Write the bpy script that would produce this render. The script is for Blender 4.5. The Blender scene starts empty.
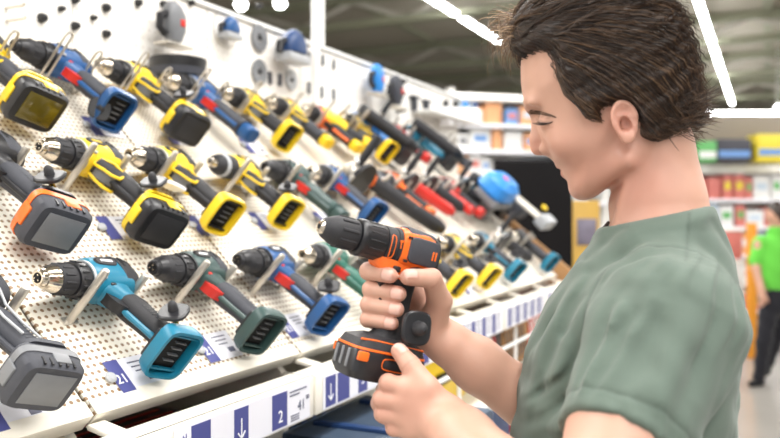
import bpy, bmesh, math, random
import numpy as np
from mathutils import Vector, Matrix, noise
random.seed(7); rng = np.random.default_rng(5)
PI = math.pi
scn = bpy.context.scene
COL = scn.collection
YAW = math.radians(25.3); CY, SY = math.cos(YAW), math.sin(YAW)
HC = 1.62
# ------------------------------------------------------------------ materials
def lin(c):
    return tuple(((v/255)/12.92 if v/255 <= .04045 else ((v/255+.055)/1.055)**2.4) for v in c)
MATS = {}
def mat(name, rgb, rough=.5, metal=0., var=.06, scale=40., bump=0., bscale=300., spec=.5, emit=0., alpha=1., coat=0., sss=0.):
    if name in MATS: return MATS[name]
    m = bpy.data.materials.new(name); m.use_nodes = True
    nt = m.node_tree; b = nt.nodes['Principled BSDF']
    L = lin(rgb)
    tc = nt.nodes.new('ShaderNodeTexCoord'); nz = nt.nodes.new('ShaderNodeTexNoise')
    nz.inputs['Scale'].default_value = scale; nz.inputs['Detail'].default_value = 3
    nt.links.new(tc.outputs['Object'], nz.inputs['Vector'])
    mx = nt.nodes.new('ShaderNodeMix'); mx.data_type = 'RGBA'
    mx.inputs['A'].default_value = (*[v*(1-var) for v in L], 1)
    mx.inputs['B'].default_value = (*[min(1, v*(1+var)+.002) for v in L], 1)
    nt.links.new(nz.outputs['Fac'], mx.inputs['Factor'])
    nt.links.new(mx.outputs['Result'], b.inputs['Base Color'])
    b.inputs['Roughness'].default_value = rough; b.inputs['Metallic'].default_value = metal
    b.inputs['Specular IOR Level'].default_value = spec
    if coat: b.inputs['Coat Weight'].default_value = coat
    if alpha < 1: b.inputs['Alpha'].default_value = alpha
    if sss:
        b.inputs['Subsurface Weight'].default_value = sss
        b.inputs['Subsurface Radius'].default_value = (1, .35, .2); b.inputs['Subsurface Scale'].default_value = .006
    if emit:
        nt.links.new(mx.outputs['Result'], b.inputs['Emission Color']); b.inputs['Emission Strength'].default_value = emit
    if bump:
        n2 = nt.nodes.new('ShaderNodeTexNoise'); n2.inputs['Scale'].default_value = bscale
        nt.links.new(tc.outputs['Object'], n2.inputs['Vector'])
        bp = nt.nodes.new('ShaderNodeBump'); bp.inputs['Strength'].default_value = bump; bp.inputs['Distance'].default_value = .002
        nt.links.new(n2.outputs['Fac'], bp.inputs['Height']); nt.links.new(bp.outputs['Normal'], b.inputs['Normal'])
    MATS[name] = m
    return m
def perforated(name, rgb, hole, pitch, radius, axes):
    """sheet punched with a square grid of holes; axes = the two object axes of the sheet"""
    m = mat(name, rgb, .45, 0, .03, 6.)
    nt = m.node_tree; b = nt.nodes['Principled BSDF']
    tc = nt.nodes['Texture Coordinate'] if 'Texture Coordinate' in nt.nodes else nt.nodes.new('ShaderNodeTexCoord')
    sep = nt.nodes.new('ShaderNodeSeparateXYZ'); nt.links.new(tc.outputs['Object'], sep.inputs[0])
    def M(op, a, b2=None, c2=None):
        n = nt.nodes.new('ShaderNodeMath'); n.operation = op
        for i, v in enumerate((a, b2, c2)):
            if v is None: continue
            if isinstance(v, (int, float)): n.inputs[i].default_value = v
            else: nt.links.new(v, n.inputs[i])
        return n.outputs[0]
    sq = []
    for ax in axes:
        f = M('FRACT', M('DIVIDE', M('ADD', sep.outputs[ax], 50.), pitch))
        sq.append(M('POWER', M('ABSOLUTE', M('SUBTRACT', f, .5)), 2.))
    d = M('SQRT', M('ADD', sq[0], sq[1]))
    msk = M('LESS_THAN', d, radius/pitch)
    old = b.inputs['Base Color'].links[0].from_socket
    mx = nt.nodes.new('ShaderNodeMix'); mx.data_type = 'RGBA'
    nt.links.new(msk, mx.inputs['Factor']); nt.links.new(old, mx.inputs['A']); mx.inputs['B'].default_value = (*lin(hole), 1)
    nt.links.new(mx.outputs['Result'], b.inputs['Base Color'])
    return m
# ------------------------------------------------------------------ mesh builder
class MB:
    def __init__(s): s.v = []; s.f = []; s.mi = []; s.cur = 0
    def add(s, vs, fs):
        o = len(s.v); s.v += [tuple(p) for p in vs]; s.f += [tuple(i+o for i in f) for f in fs]; s.mi += [s.cur]*len(fs)
    def merge(s, o, M=None):
        s.add([(M @ Vector(p)) if M else p for p in o.v], o.f)
    def xf(s, M, a=0):
        s.v[a:] = [tuple(M @ Vector(p)) for p in s.v[a:]]; return s
    def box(s, c, d, bev=0., M=None, seg=2):
        bm = bmesh.new(); bmesh.ops.create_cube(bm, size=1)
        for v in bm.verts: v.co = Vector((v.co.x*d[0], v.co.y*d[1], v.co.z*d[2]))
        if bev: bmesh.ops.bevel(bm, geom=bm.edges[:], offset=bev, segments=seg, affect='EDGES', profile=.5)
        T = Matrix.Translation(c)
        if M: T = T @ M
        bm.verts.ensure_lookup_table()
        s.add([T @ v.co for v in bm.verts], [[v.index for v in f.verts] for f in bm.faces]); bm.free(); return s
    def loft(s, secs, n=20, cap=True, e=2.):
        """secs: (centre, a vector, b vector[, exponent])"""
        vs = []; fs = []
        for q in secs:
            c, a, b = Vector(q[0]), Vector(q[1]), Vector(q[2]); ex = q[3] if len(q) > 3 else e
            for i in range(n):
                t = 2*PI*i/n; ct, st = math.cos(t), math.sin(t)
                vs.append(c + a*(math.copysign(abs(ct)**(2/ex), ct)) + b*(math.copysign(abs(st)**(2/ex), st)))
        for k in range(len(secs)-1):
            for i in range(n):
                j = (i+1) % n; fs.append((k*n+i, k*n+j, (k+1)*n+j, (k+1)*n+i))
        if cap:
            fs.append(tuple(range(n))[::-1]); fs.append(tuple((len(secs)-1)*n+i for i in range(n)))
        s.add(vs, fs); return s
    def lathe(s, prof, axis='x', n=28, c=(0, 0, 0), cap=True):
        A = {'x': ((1,0,0),(0,1,0),(0,0,1)), 'y': ((0,1,0),(0,0,1),(1,0,0)), 'z': ((0,0,1),(1,0,0),(0,1,0))}[axis]
        ax, u, w = map(Vector, A); c = Vector(c)
        return s.loft([(c+ax*p[0], u*max(p[1], 1e-4), w*max(p[1], 1e-4)) for p in prof], n, cap)
    def tube(s, pts, r, n=8, closed=False, cap=True):
        P = [Vector(p) for p in pts]; R = r if isinstance(r, (list, tuple)) else [r]*len(P)
        N = len(P); up = None; secs = []
        for i in range(N):
            if closed: t = (P[(i+1) % N]-P[i-1]).normalized()
            else: t = (P[min(i+1, N-1)]-P[max(i-1, 0)]).normalized()
            if up is None: up = t.orthogonal().normalized()
            up = (up - t*up.dot(t)).normalized(); secs.append((P[i], up*R[i], t.cross(up)*R[i]))
        if closed: secs.append(secs[0])
        return s.loft(secs, n, cap and not closed)
    def prism(s, poly, y0, y1, plane='xz'):
        n = len(poly)
        f = {'xz': lambda p, t: (p[0], t, p[1]), 'yz': lambda p, t: (t, p[0], p[1]), 'xy': lambda p, t: (p[0], p[1], t)}[plane]
        s.add([f(p, y0) for p in poly]+[f(p, y1) for p in poly],
              [tuple(range(n)), tuple(range(2*n-1, n-1, -1))]+[(i, (i+1) % n+0, (i+1) % n+n, i+n)[::-1] for i in range(n)]); return s
    def mesh(s, name, mats, smooth=35):
        me = bpy.data.meshes.new(name); me.from_pydata(s.v, [], s.f)
        for m in (mats if isinstance(mats, (list, tuple)) else [mats]): me.materials.append(m)
        me.polygons.foreach_set('material_index', s.mi)
        bm = bmesh.new(); bm.from_mesh(me); bmesh.ops.recalc_face_normals(bm, faces=bm.faces[:]); bm.to_mesh(me); bm.free()
        if smooth:
            me.polygons.foreach_set('use_smooth', [True]*len(me.polygons)); me.set_sharp_from_angle(angle=math.radians(smooth))
        me.update(); return me
    def build(s, name, mats, parent=None, smooth=35, **kw):
        o = bpy.data.objects.new(name, s.mesh(name, mats, smooth)); COL.objects.link(o)
        if parent: o.parent = parent
        return tag(o, **kw)
def tag(o, label=None, cat=None, group=None, kind=None):
    if label: o['label'] = label
    if cat: o['category'] = cat
    if group: o['group'] = group
    if kind: o['kind'] = kind
    return o
def empty(name, M, label, cat, group=None):
    o = bpy.data.objects.new(name, None); COL.objects.link(o); o.empty_display_size = .05
    o.matrix_world = M if isinstance(M, Matrix) else Matrix.Translation(M)
    return tag(o, label, cat, group)
def text(name, s, size, m, parent, M, extrude=.0004, align='CENTER'):
    cu = bpy.data.curves.new(name, 'FONT'); cu.body = s; cu.size = size; cu.extrude = extrude; cu.align_x = align; cu.align_y = 'CENTER'
    t = bpy.data.objects.new(name, cu); COL.objects.link(t); bpy.context.view_layer.update()
    me = bpy.data.meshes.new_from_object(t.evaluated_get(bpy.context.evaluated_depsgraph_get()))
    me.materials.clear(); me.materials.append(m)
    COL.objects.unlink(t); bpy.data.objects.remove(t)
    o = bpy.data.objects.new(name, me); COL.objects.link(o); o.parent = parent; o.matrix_local = M
    return o
def struct(name, mb, m, **k):
    return mb.build(name, m, kind='structure', **k)
def copy_tree(o, parent=None):
    c = o.copy(); COL.objects.link(c); c.parent = parent
    for ch in list(o.children): copy_tree(ch, c)
    return c
def CW(u, v, z):   # camera aligned (right, forward, height) -> world
    return Vector((u*CY - v*SY, u*SY + v*CY, z))
# ------------------------------------------------------------------ palette
cream = mat('cream_metal', (238, 233, 221), .45, 0, .03, 8)
white = mat('white_metal', (242, 242, 240), .4, 0, .02, 8)
steel = mat('zinc_steel', (206, 200, 190), .34, .75, .1, 60)
chrome = mat('chrome', (215, 205, 190), .18, 1, .05, 60)
rubber = mat('black_rubber', (40, 40, 44), .62, 0, .12, 90, .25, 900)
dark = mat('dark_plastic', (30, 30, 34), .38, 0, .1, 80)
dgrey = mat('charcoal_rubber', (62, 64, 72), .6, 0, .1, 90, .25, 900)
grey = mat('grey_plastic', (120, 122, 126), .45, 0, .08, 60)
lgrey = mat('light_grey_plastic', (175, 178, 182), .4, 0, .06, 60)
yellow = mat('yellow_plastic', (246, 208, 38), .38, 0, .05, 50)
teal = mat('teal_plastic', (22, 118, 148), .36, 0, .06, 50)
blue = mat('blue_plastic', (34, 84, 140), .38, 0, .06, 50)
bblue = mat('bright_blue_plastic', (44, 134, 214), .4, 0, .05, 50)
dblue = mat('navy_plastic', (38, 66, 112), .45, 0, .1, 30)
green = mat('green_plastic', (24, 98, 82), .4, 0, .06, 50)
dgreen = mat('dark_green_plastic', (52, 76, 74), .4, 0, .08, 50)
red = mat('red_plastic', (208, 46, 38), .36, 0, .05, 50)
orange = mat('orange_plastic', (244, 112, 34), .38, 0, .05, 50)
brass = mat('brass', (206, 164, 70), .25, 1, .05, 50)
hole = mat('bore_black', (10, 10, 12), .8, 0, .05, 50)
paper = mat('label_paper', (232, 232, 240), .55, 0, .02, 20)
lblue = mat('label_blue', (74, 78, 140), .5, 0, .03, 20)
ink = mat('ink_grey', (96, 98, 118), .6, 0, .05, 20)
wht = mat('print_white', (250, 250, 252), .5, 0, .01, 20)
carton = mat('brown_board', (170, 128, 84), .7, 0, .12, 14)
amber = mat('smoked_amber', (96, 84, 24), .12, 0, .3, 60)
# ------------------------------------------------------------------ camera
cd = bpy.data.cameras.new('camera'); cam = bpy.data.objects.new('camera', cd); COL.objects.link(cam); scn.camera = cam
cam.location = (0, 0, HC); cam.rotation_euler = (PI/2, 0, YAW)
cd.sensor_width = 36; cd.lens = 800/780*36; cd.shift_y = (212-219)/780*1.0
cd.clip_start = .05; cd.clip_end = 200
cd.dof.use_dof = True; cd.dof.focus_distance = 1.03; cd.dof.aperture_fstop = 3.8; cd.dof.aperture_blades = 0
# ------------------------------------------------------------------ setting
conc = mat('polished_concrete', (150, 146, 140), .22, 0, .1, 1.2)
struct('floor', MB().box((3, 14, -.05), (44, 44, .1)), conc)
ceilm = mat('ceiling_deck', (170, 164, 149), .8, 0, .12, .5)
struct('ceiling', MB().box((3, 14, 5.65), (44, 44, .1)), ceilm)
beamm = mat('beam_paint', (150, 152, 130), .7, 0, .1, .8)
beaml = mat('truss_paint', (200, 196, 186), .6, 0, .05, .8)
wallm = mat('wall_paint', (205, 200, 190), .8, 0, .05, .6)
struct('wall_far', MB().box((3, 36.05, 2.75), (44, .1, 5.7)), wallm)
struct('wall_left', MB().box((-19.05, 14, 2.75), (.1, 44, 5.7)), wallm)
struct('wall_right', MB().box((25.05, 14, 2.75), (.1, 44, 5.7)), wallm)
# roof steel
for k in range(6):
    y = 8.6+k*4.4
    b = empty('roof_truss', (3, y, 5.2), ['grey steel roof truss nearest above the aisle', 'grey steel roof truss, second over the aisle', 'grey steel roof truss, third over the aisle', 'grey steel roof truss, fourth over the aisle', 'grey steel roof truss, fifth over the aisle', 'grey steel roof truss farthest down the store'][k], 'roof truss', 'steel trusses under the roof')
    MB().box((0, 0, .32), (43, .3, .12)).box((0, 0, .26), (43, .1, .06)).build('top_chord', beamm, b)
    MB().box((0, 0, -.15), (43, .22, .12)).build('bottom_chord', beamm, b)
    w = MB()
    for j in range(-9, 10):
        x0 = j*2.2
        w.tube([(x0, 0, -.12), (x0+1.1, 0, .28)], .05, 6); w.tube([(x0+1.1, 0, .28), (x0+2.2, 0, -.12)], .05, 6)
    w.build('web_member', beaml, b, kind='stuff')
for i, x in enumerate((-14, -7, 0, 7, 14, 21)):
    tag(MB().box((x, 14, 5.56), (.16, 43.5, .06)).build('roof_purlin', beamm), 'grey steel purlin running along under the roof deck above the trusses', 'purlin', 'purlins under the roof deck')
# ceiling tube lights : long rows along the aisle, each row one fixture line
tube_m = mat('lit_tube', (255, 255, 255), .5, 0, 0, 1, emit=18.)
def tube_light(x, y0, y1, z, label, power=None):
    o = empty('strip_light', (x, y0, z), label, 'ceiling light', 'lit strip lights over the store')
    L = y1-y0
    MB().box((0, L/2, .07), (.08, L, .05), .01).build('housing', white, o)
    MB().box((0, L/2, .02), (.105, L-.04, .05), .02).build('diffuser', tube_m, o)
    for yy in (L*.1, L*.5, L*.9): MB().tube([(0, yy, .1), (0, yy, 5.55-z)], .006, 5).build('suspension_rod', white, o)
    return o
LZ = 5.0
strips = []
def px2(px, py, z):  # where the ray through an image point meets height z
    v = 800*(z-HC)/(212-py); return CW((px-390)/800*v, v, z)
p = px2(430, 0, LZ); q = px2(508, 42, LZ)
rows = [(-8.5, 6, 14), (-4.6, 9, 15), (q.x-.15, 6.0, q.y), (4.9+.8, 8.5, 14.5)]
tube_light(p.x+.02, 7.0, q.y, LZ, 'long lit strip light hanging above the drill display wall, in front of the man\'s hair')
p2 = px2(688, 0, LZ); q2 = px2(737, 104, LZ)
tube_light((p2.x+q2.x)/2, 8.5, q2.y, LZ, 'long lit strip light receding over the aisle behind the man\'s head')
p3 = px2(776, 137, 4.2)
tube_light(.19, 19.4, 27, 3.9, 'short lit strip light low at the edge of the view over the far shelves')
o = empty('strip_light', CW(6.6, 17, 3.72), 'horizontal lit tube crossing above the far shelving header', 'ceiling light')
MB().tube([CW(-2.4, 0, 0), CW(2.4, 0, 0)], .032, 8).build('lit_tube', tube_m, o)
for uu in (-1.6, 1.6): MB().tube([CW(uu, 0, 0), CW(uu, 0, 1.88)], .008, 5).build('hanger', beamm, o)
for i, (px, py, D, rr) in enumerate(((241, 5, 9, .07), (280, 4, 11, .085))):
    P = CW((px-390)/800*D, D, HC+(212-py)/800*D)
    o = empty('spot_lamp', P, ['round glowing spot lamp above the display wall, nearer the corner boards', 'round glowing spot lamp above the display wall, beside the white upright'][i], 'ceiling light', 'round lamps over the display wall')
    MB().lathe([(0, rr*.5), (.02, rr), (.1, rr), (.12, rr*.5)], 'z').build('lamp_body', white, o)
    MB().lathe([(-.05, rr*.55), (0, rr*.95), (.01, rr*.95)], 'z').build('lamp_bulb', tube_m, o)
    MB().tube([(0, 0, .1), (0, 0, 5.58-P.z)], .008, 5).build('suspension_rod', white, o)
# ------------------------------------------------------------------ lights
def area(x, y, z, sx, sy, e, rot=(0, 0, 0), col=(1, .98, .95)):
    l = bpy.data.lights.new('unseen_area_light', 'AREA'); l.shape = 'RECTANGLE'; l.size = sx; l.size_y = sy; l.energy = e; l.color = col
    o = bpy.data.objects.new('unseen_area_light', l); COL.objects.link(o); o.location = (x, y, z); o.rotation_euler = rot
for (x, y) in ((-3.5, 2), (0.5, 2), (4.5, 2), (-3.5, -3), (1.5, -3), (5.5, -3)):
    area(x, y, 4.9, .6, 5.0, 175)
for (x, y) in ((2.5, 11), (7, 11), (2.8, 19), (8, 19), (3.2, 27), (12, 27), (14, 14)):
    area(x, y, 4.85, .6, 6, 190)
area(-3.2, 7.6, 4.88, .6, 6, 260)  # extra light added above the view to brighten the far shelving
w = bpy.data.worlds.new('world'); scn.world = w; w.use_nodes = True
w.node_tree.nodes['Background'].inputs[0].default_value = (1, .99, .97, 1); w.node_tree.nodes['Background'].inputs[1].default_value = .55
scn.view_settings.view_transform = 'Standard'; scn.view_settings.look = 'None'; scn.view_settings.gamma = 1
scn.view_settings.exposure = 0.54
scn.cycles.use_denoising = True
scn.cycles.max_bounces = 6
# ------------------------------------------------------------------ gondola with sloping perforated front
A0, Z0, AL = .80, 1.354, PI/4
UP = Vector((-math.cos(AL), 0, math.sin(AL))); NN = Vector((math.sin(AL), 0, math.cos(AL)))
TW = .918
def PAN(t, y, n=0.):
    return Vector((-A0, 0, Z0)) + UP*t + NN*n + Vector((0, y, 0))
def panelM(t, y, n=0., rot=0., pitch=0., roll=0.):
    """frame on the slope: x toward the viewer along the rack, y out of the panel, z up the slope"""
    X = Vector((0, -1, 0)); Yv = NN; Z = UP
    M = Matrix(((X.x, Yv.x, Z.x, 0), (X.y, Yv.y, Z.y, 0), (X.z, Yv.z, Z.z, 0), (0, 0, 0, 1)))
    return Matrix.Translation(PAN(t, y, n)) @ M @ Matrix.Rotation(rot, 4, 'Y') @ Matrix.Rotation(pitch, 4, 'Z') @ Matrix.Rotation(roll, 4, 'X')
pegm = perforated('perforated_cream_steel', (240, 234, 221), (150, 122, 92), .0118, .0030, (0, 2))
ys = [.275, .783, 1.293, 1.80, 2.31, 2.81, 3.32]
order = ['nearest', 'second', 'third', 'fourth', 'fifth', 'farthest']
for i in range(6):
    y0, y1 = ys[i]+.003, ys[i+1]-.003
    o = MB().box((0, -.003, TW/2), (y1-y0, .006, TW), .0015).box((0, -.014, .006), (y1-y0, .024, .002)).build('perforated_panel', pegm)
    o.matrix_world = panelM(0, (y0+y1)/2)
    MB().box((0, .0016, .0095), (y1-y0-.001, .0024, .024), .0006).box((0, -.014, .0045), (y1-y0-.001, .0265, .0012)).box((0, -.013, -.0015), (y1-y0-.001, .028, .0025), .0006).build('edge_strip', cream, o)
    tag(o, f'cream perforated steel slope panel under the power tools, {order[i]} of the six', 'display panel', 'perforated slope panels')
# frame under the slope: side brackets, shelf box, plinth
for i, y in enumerate(ys):
    b = MB().prism([(-A0-.03, Z0-.045), (-A0-.655, Z0+.58), (-A0-.655, .2), (-A0-.03, 1.0)], y-.008, y+.008)
    b.box((-A0+.005, y, Z0-.05), (.09, .024, .02), .002)
    tag(b.build('shelf_bracket', cream), f'cream steel side bracket carrying the sloping panels, {(order+["last, at the far end"])[i]}', 'bracket', 'steel side brackets under the slope')
wallX = -A0-TW*math.cos(AL)-.004; zWb = Z0+TW*math.sin(AL)
boardm = perforated('perforated_white_board', (238, 234, 228), (196, 188, 178), .024, .003, (1, 2))
boardp = mat('plain_white_board', (240, 237, 232), .5, 0, .03, 5)
wy = [-.4, 1.36, 1.85, 2.35, 2.85, 3.4, 3.9]
for i in range(6):
    o = MB().box((wallX-.011, (wy[i]+wy[i+1])/2, (.1+2.205)/2), (.02, wy[i+1]-wy[i]-.006, 2.10), .002).build('back_board', [boardp if i in (0, 4) else boardm][0])
    tag(o, f'white upright back board behind the tool slope, {order[i]} along the wall', 'display board', 'upright back boards')
tag(MB().box((wallX-.012, 1.75, 2.212), (.04, 4.3, .014), .003).build('top_rail', white), 'white steel rail capping the back boards of the display', 'rail')
o = empty('white_upright', (wallX+.05, 2.37, .0), 'white square upright post standing in front of the back boards', 'post')
MB().box((0, 0, 2.75), (.024, .024, 5.5), .003).build('post_tube', white, o); MB().box((0, .05, 2.9), (.012, .012, 1.4), .002).build('post_brace', white, o)
# base of the gondola
tag(MB().box((-1.12, 1.8, .08), (.72, 3.1, .16), .006).build('gondola_plinth', cream), 'cream base plinth of the tool display', 'plinth')
tag(MB().box((-1.09, 1.8, 1.055), (.68, 3.1, .02), .003).build('storage_shelf', cream), 'cream storage shelf below the price rails', 'shelf')
tag(MB().box((-1.09, 1.8, .60), (.68, 3.1, .02), .003).build('lower_shelf', cream), 'cream lower shelf of the tool display holding boxed stock', 'shelf')
# ------------------------------------------------------------------ price rails
XR, ZR0, ZR1 = -.715, 1.264, 1.334
ry = [.36, 1.206, 1.80, 2.31, 2.81, 3.32]
RM = Matrix(((0, 0, 1, XR+.0022), (1, 0, 0, 0), (0, 1, 0, 0), (0, 0, 0, 1)))   # label frame: x along rack, y up, z outward
def rail_label(par, y, w, m, z0=.006, z1=.064, name='price_label', **k):
    return MB().box((XR+.0012, y, ZR0+(z0+z1)/2), (.0012, w, z1-z0)).build(name, m, par, smooth=0, **k)
def glyph(par, name, s, y, z, size, m=wht):
    return text(name, s, size, m, par, Matrix.Translation((0, y, z)) @ RM)
def arrow(par, y):
    zc = ZR0+.026; o = []
    b = MB().box((XR+.0024, y, zc+.006), (.0008, .0022, .03))
    for s in (-1, 1):
        b.box((XR+.0024, y+s*.0042, zc-.0045), (.0008, .0022, .014), M=Matrix.Rotation(-s*.75, 4, 'X'))
    return b.build('arrow', wht, par, smooth=0)
for i in range(5):
    y0, y1 = ry[i]+.004, ry[i+1]-.004; ym = (y0+y1)/2; L = y1-y0
    r = empty('price_rail', (0, 0, 0), ['cream price rail with blue 2 label and 41.00 price, nearest the camera', 'cream price rail with blue 3 label and arrow, behind the held battery', 'cream price rail with blue striped labels, third from the near end', 'cream price rail with blue striped labels, fourth from the near end', 'cream price rail with blue striped labels, at the far end of the rack'][i], 'price rail', 'price rails along the rack')
    b = MB().box((XR-.006, ym, (ZR0+ZR1)/2), (.012, L, ZR1-ZR0), .002).box((XR-.028, ym, ZR1-.004), (.046, L, .008), .002).box((XR-.02, ym, ZR0+.004), (.03, L, .008), .002)
    b.box((XR-.028, y0+.006, (ZR0+ZR1)/2), (.046, .010, ZR1-ZR0-.002), .002).box((XR-.028, y1-.006, (ZR0+ZR1)/2), (.046, .010, ZR1-ZR0-.002), .002)
    b.build('rail_body', cream, r)
    if i == 0:
        rail_label(r, (.838+1.186)/2, 1.186-.838, paper, .004, .066, 'paper_strip')
        for a, c2 in ((.873, .915), (.970, 1.006), (1.070, 1.114)):
            MB().box((XR+.0019, (a+c2)/2, ZR0+.035), (.0006, c2-a, .056)).build('blue_block', lblue, r, smooth=0)
        rail_label(r, .58, .09, paper, .008, .062, 'price_card'); rail_label(r, .72, .06, lblue, .008, .062, 'blue_card')
        glyph(r, 'small_mark', '+|', .858, ZR0+.05, .014, lblue)
        arrow(r, .988); glyph(r, 'number', '2', 1.094, ZR0+.024, .028)
        glyph(r, 'price', '41', 1.158, ZR0+.030, .024, ink); glyph(r, 'price_cents', '00', 1.178, ZR0+.040, .010, ink)
        b = MB()
        for k, wd in enumerate((.052, .030)): b.box((XR+.0022, 1.122+wd/2, ZR0+.058-k*.006), (.0006, wd, .0022))
        for k in range(3): b.box((XR+.0022, 1.138, ZR0+.018-k*.004), (.0006, .026, .0016))
        b.build('small_print', ink, r, smooth=0, kind='stuff')
    elif i == 1:
        rail_label(r, (1.232+1.775)/2, 1.775-1.232, paper, .004, .064, 'paper_strip')
        for a, c2 in ((1.240, 1.277), (1.284, 1.330), (1.366, 1.404), (1.49, 1.53), (1.60, 1.63), (1.68, 1.72)):
            MB().box((XR+.0019, (a+c2)/2, ZR0+.034), (.0006, c2-a, .054)).build('blue_block', lblue, r, smooth=0)
        arrow(r, 1.258); glyph(r, 'number', '3', 1.385, ZR0+.03, .026)
        b = MB()
        for k in range(4): b.box((XR+.0022, 1.345+.10*1, ZR0+.055-k*.011), (.0006, .05-.008*k, .002))
        b.build('small_print', ink, r, smooth=0, kind='stuff')
    else:
        rail_label(r, ym, L-.03, paper, .004, .066, 'paper_strip')
        n = 5; st = (L-.06)/n
        for k in range(n):
            a = y0+.03+k*st
            MB().box((XR+.0019, a+.02, ZR0+.035), (.0006, .03, .056)).build('blue_block', lblue, r, smooth=0)
            b = MB()
            for j in range(5): b.box((XR+.0022, a+.062, ZR0+.058-j*.010), (.0006, .036-.006*(j % 3), .0026))
            b.build('small_print', ink, r, smooth=0, kind='stuff')
# divider straps from panel edge to rail
for i, y in enumerate((.79, 1.30, 1.84, 2.02, 2.15, 2.42, 2.66, 2.98, 3.27)):
    tag(MB().box((-.782, y, 1.334), (.046, .03, .008), .002, Matrix.Rotation(.2, 4, 'Y')).build('strap_plate', cream), 'short cream plate bridging the slope edge and the price rail', 'strap plate', 'plates between slope and price rails')
# ------------------------------------------------------------------ stock below
striped = mat('yellow_stripes', (214, 160, 40), .5, 0, .1, 30)
def carton_box(y, x, z, d, m, m2, label, ang=0, cat='box', group='boxed stock under the rack', kind=0):
    M = Matrix.Translation((x, y, z)) @ Matrix.Rotation(ang, 4, 'Z')
    o = empty('tool_case' if kind else 'stock_carton', M, label, cat, group)
    MB().box((0, 0, d[2]/2), d, .008 if kind else .002).build('case_body' if kind else 'carton_body', m, o)
    if kind:
        MB().box((0, 0, d[2]*.55), (d[0]+.006, d[1]+.006, .012), .003).build('lid_seam', m2, o)
        MB().box((d[0]/2+.008, 0, d[2]*.55), (.014, .11, .03), .005).build('latch', m2, o)
        MB().tube([(d[0]*.1, -.06, d[2]), (d[0]*.1, -.055, d[2]+.022), (d[0]*.1, .055, d[2]+.022), (d[0]*.1, .06, d[2])], .008, 8).build('handle', m2, o)
        for s in (-1, 1): MB().box((0, s*d[1]*.28, d[2]+.003), (d[0]*.8, .018, .01), .003).build('lid_rib', m2, o)
    else:
        b = MB()
        for k in range(7): b.box((d[0]/2+.0006, -d[1]/2+d[1]*(.1+.12*k), d[2]*.5), (.001, d[1]*.05, d[2]*.8), M=Matrix.Rotation(.5, 4, 'X'))
        for k in range(9): b.box((-d[0]/2+d[0]*(.08+.105*k), 0, d[2]+.0006), (d[0]*.03, d[1]*.9, .001))
        b.build('printed_stripes', m2, o, smooth=0, kind='stuff')
    return o
carton_box(.68, -1.00, 1.066, (.34, .34, .20), dark, striped, 'black stock carton with yellow stripes under the nearest price rail')
carton_box(1.05, -1.00, 1.066, (.34, .36, .17), dark, red, 'black stock carton with red stripes behind the 2 price label')
carton_box(1.42, -1.02, 1.066, (.30, .34, .15), dark, dblue, 'black stock carton with navy stripes behind the 3 price label')
casem = mat('blue_grey_case', (62, 78, 98), .5, 0, .15, 12)
caseg = mat('grey_case', (70, 76, 86), .5, 0, .15, 12)
tag(MB().box((-.66, 1.17, 1.135), (.36, .86, .014), .003).build('pull_out_shelf', cream), 'pull-out cream shelf below the price rails carrying grey tool cases', 'shelf')
carton_box(1.02, -.665, 1.142, (.30, .40, .065), caseg, dark, 'flat grey tool case lying below the 2 price label', 0, 'tool case', 'flat tool cases below the rails', 1)
carton_box(1.42, -.665, 1.142, (.30, .34, .072), casem, dblue, 'flat blue-grey tool case lying below the 3 price label', 0, 'tool case', 'flat tool cases below the rails', 1)
for i, (y, m, m2, lb) in enumerate(((1.95, yellow, dark, 'yellow stock case standing on the lower shelf behind the man\'s forearm'), (2.45, dblue, lgrey, 'navy stock case on the lower shelf beside the yellow case'), (2.95, red, white, 'red stock case on the lower shelf toward the far end'))):
    carton_box(y, -.97, .612, (.34, .42, .40), m, m2, lb, 0, 'case', 'cases on the lower shelf', 1)
for i, (y, m, m2, lb) in enumerate(((2.10, yellow, dark, 'yellow case on the storage shelf seen between the man\'s arms'), (2.50, dark, red, 'black carton with red stripes on the storage shelf beyond the yellow case'), (2.84, carton, dark, 'brown carton on the storage shelf, second from the far end'), (3.16, red, white, 'red carton on the storage shelf at the far end'))):
    carton_box(y, -1.0, 1.066, (.34, .30 if i else .40, .16), m, m2, lb, 0, 'case', 'boxes on the storage shelf', i == 0)
g = MB()
for k in range(7): g.tube([(-.735, 1.72+k*.26, .62), (-.735, 1.72+k*.26, 1.25)], .006, 6)
for z in (.66, .86, 1.06, 1.2): g.tube([(-.735, 1.72, z), (-.735, 3.3, z)], .006, 6)
tag(g.build('wire_divider', white), 'white wire grid guarding the lower shelves behind the man\'s forearms', 'wire grid')
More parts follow.
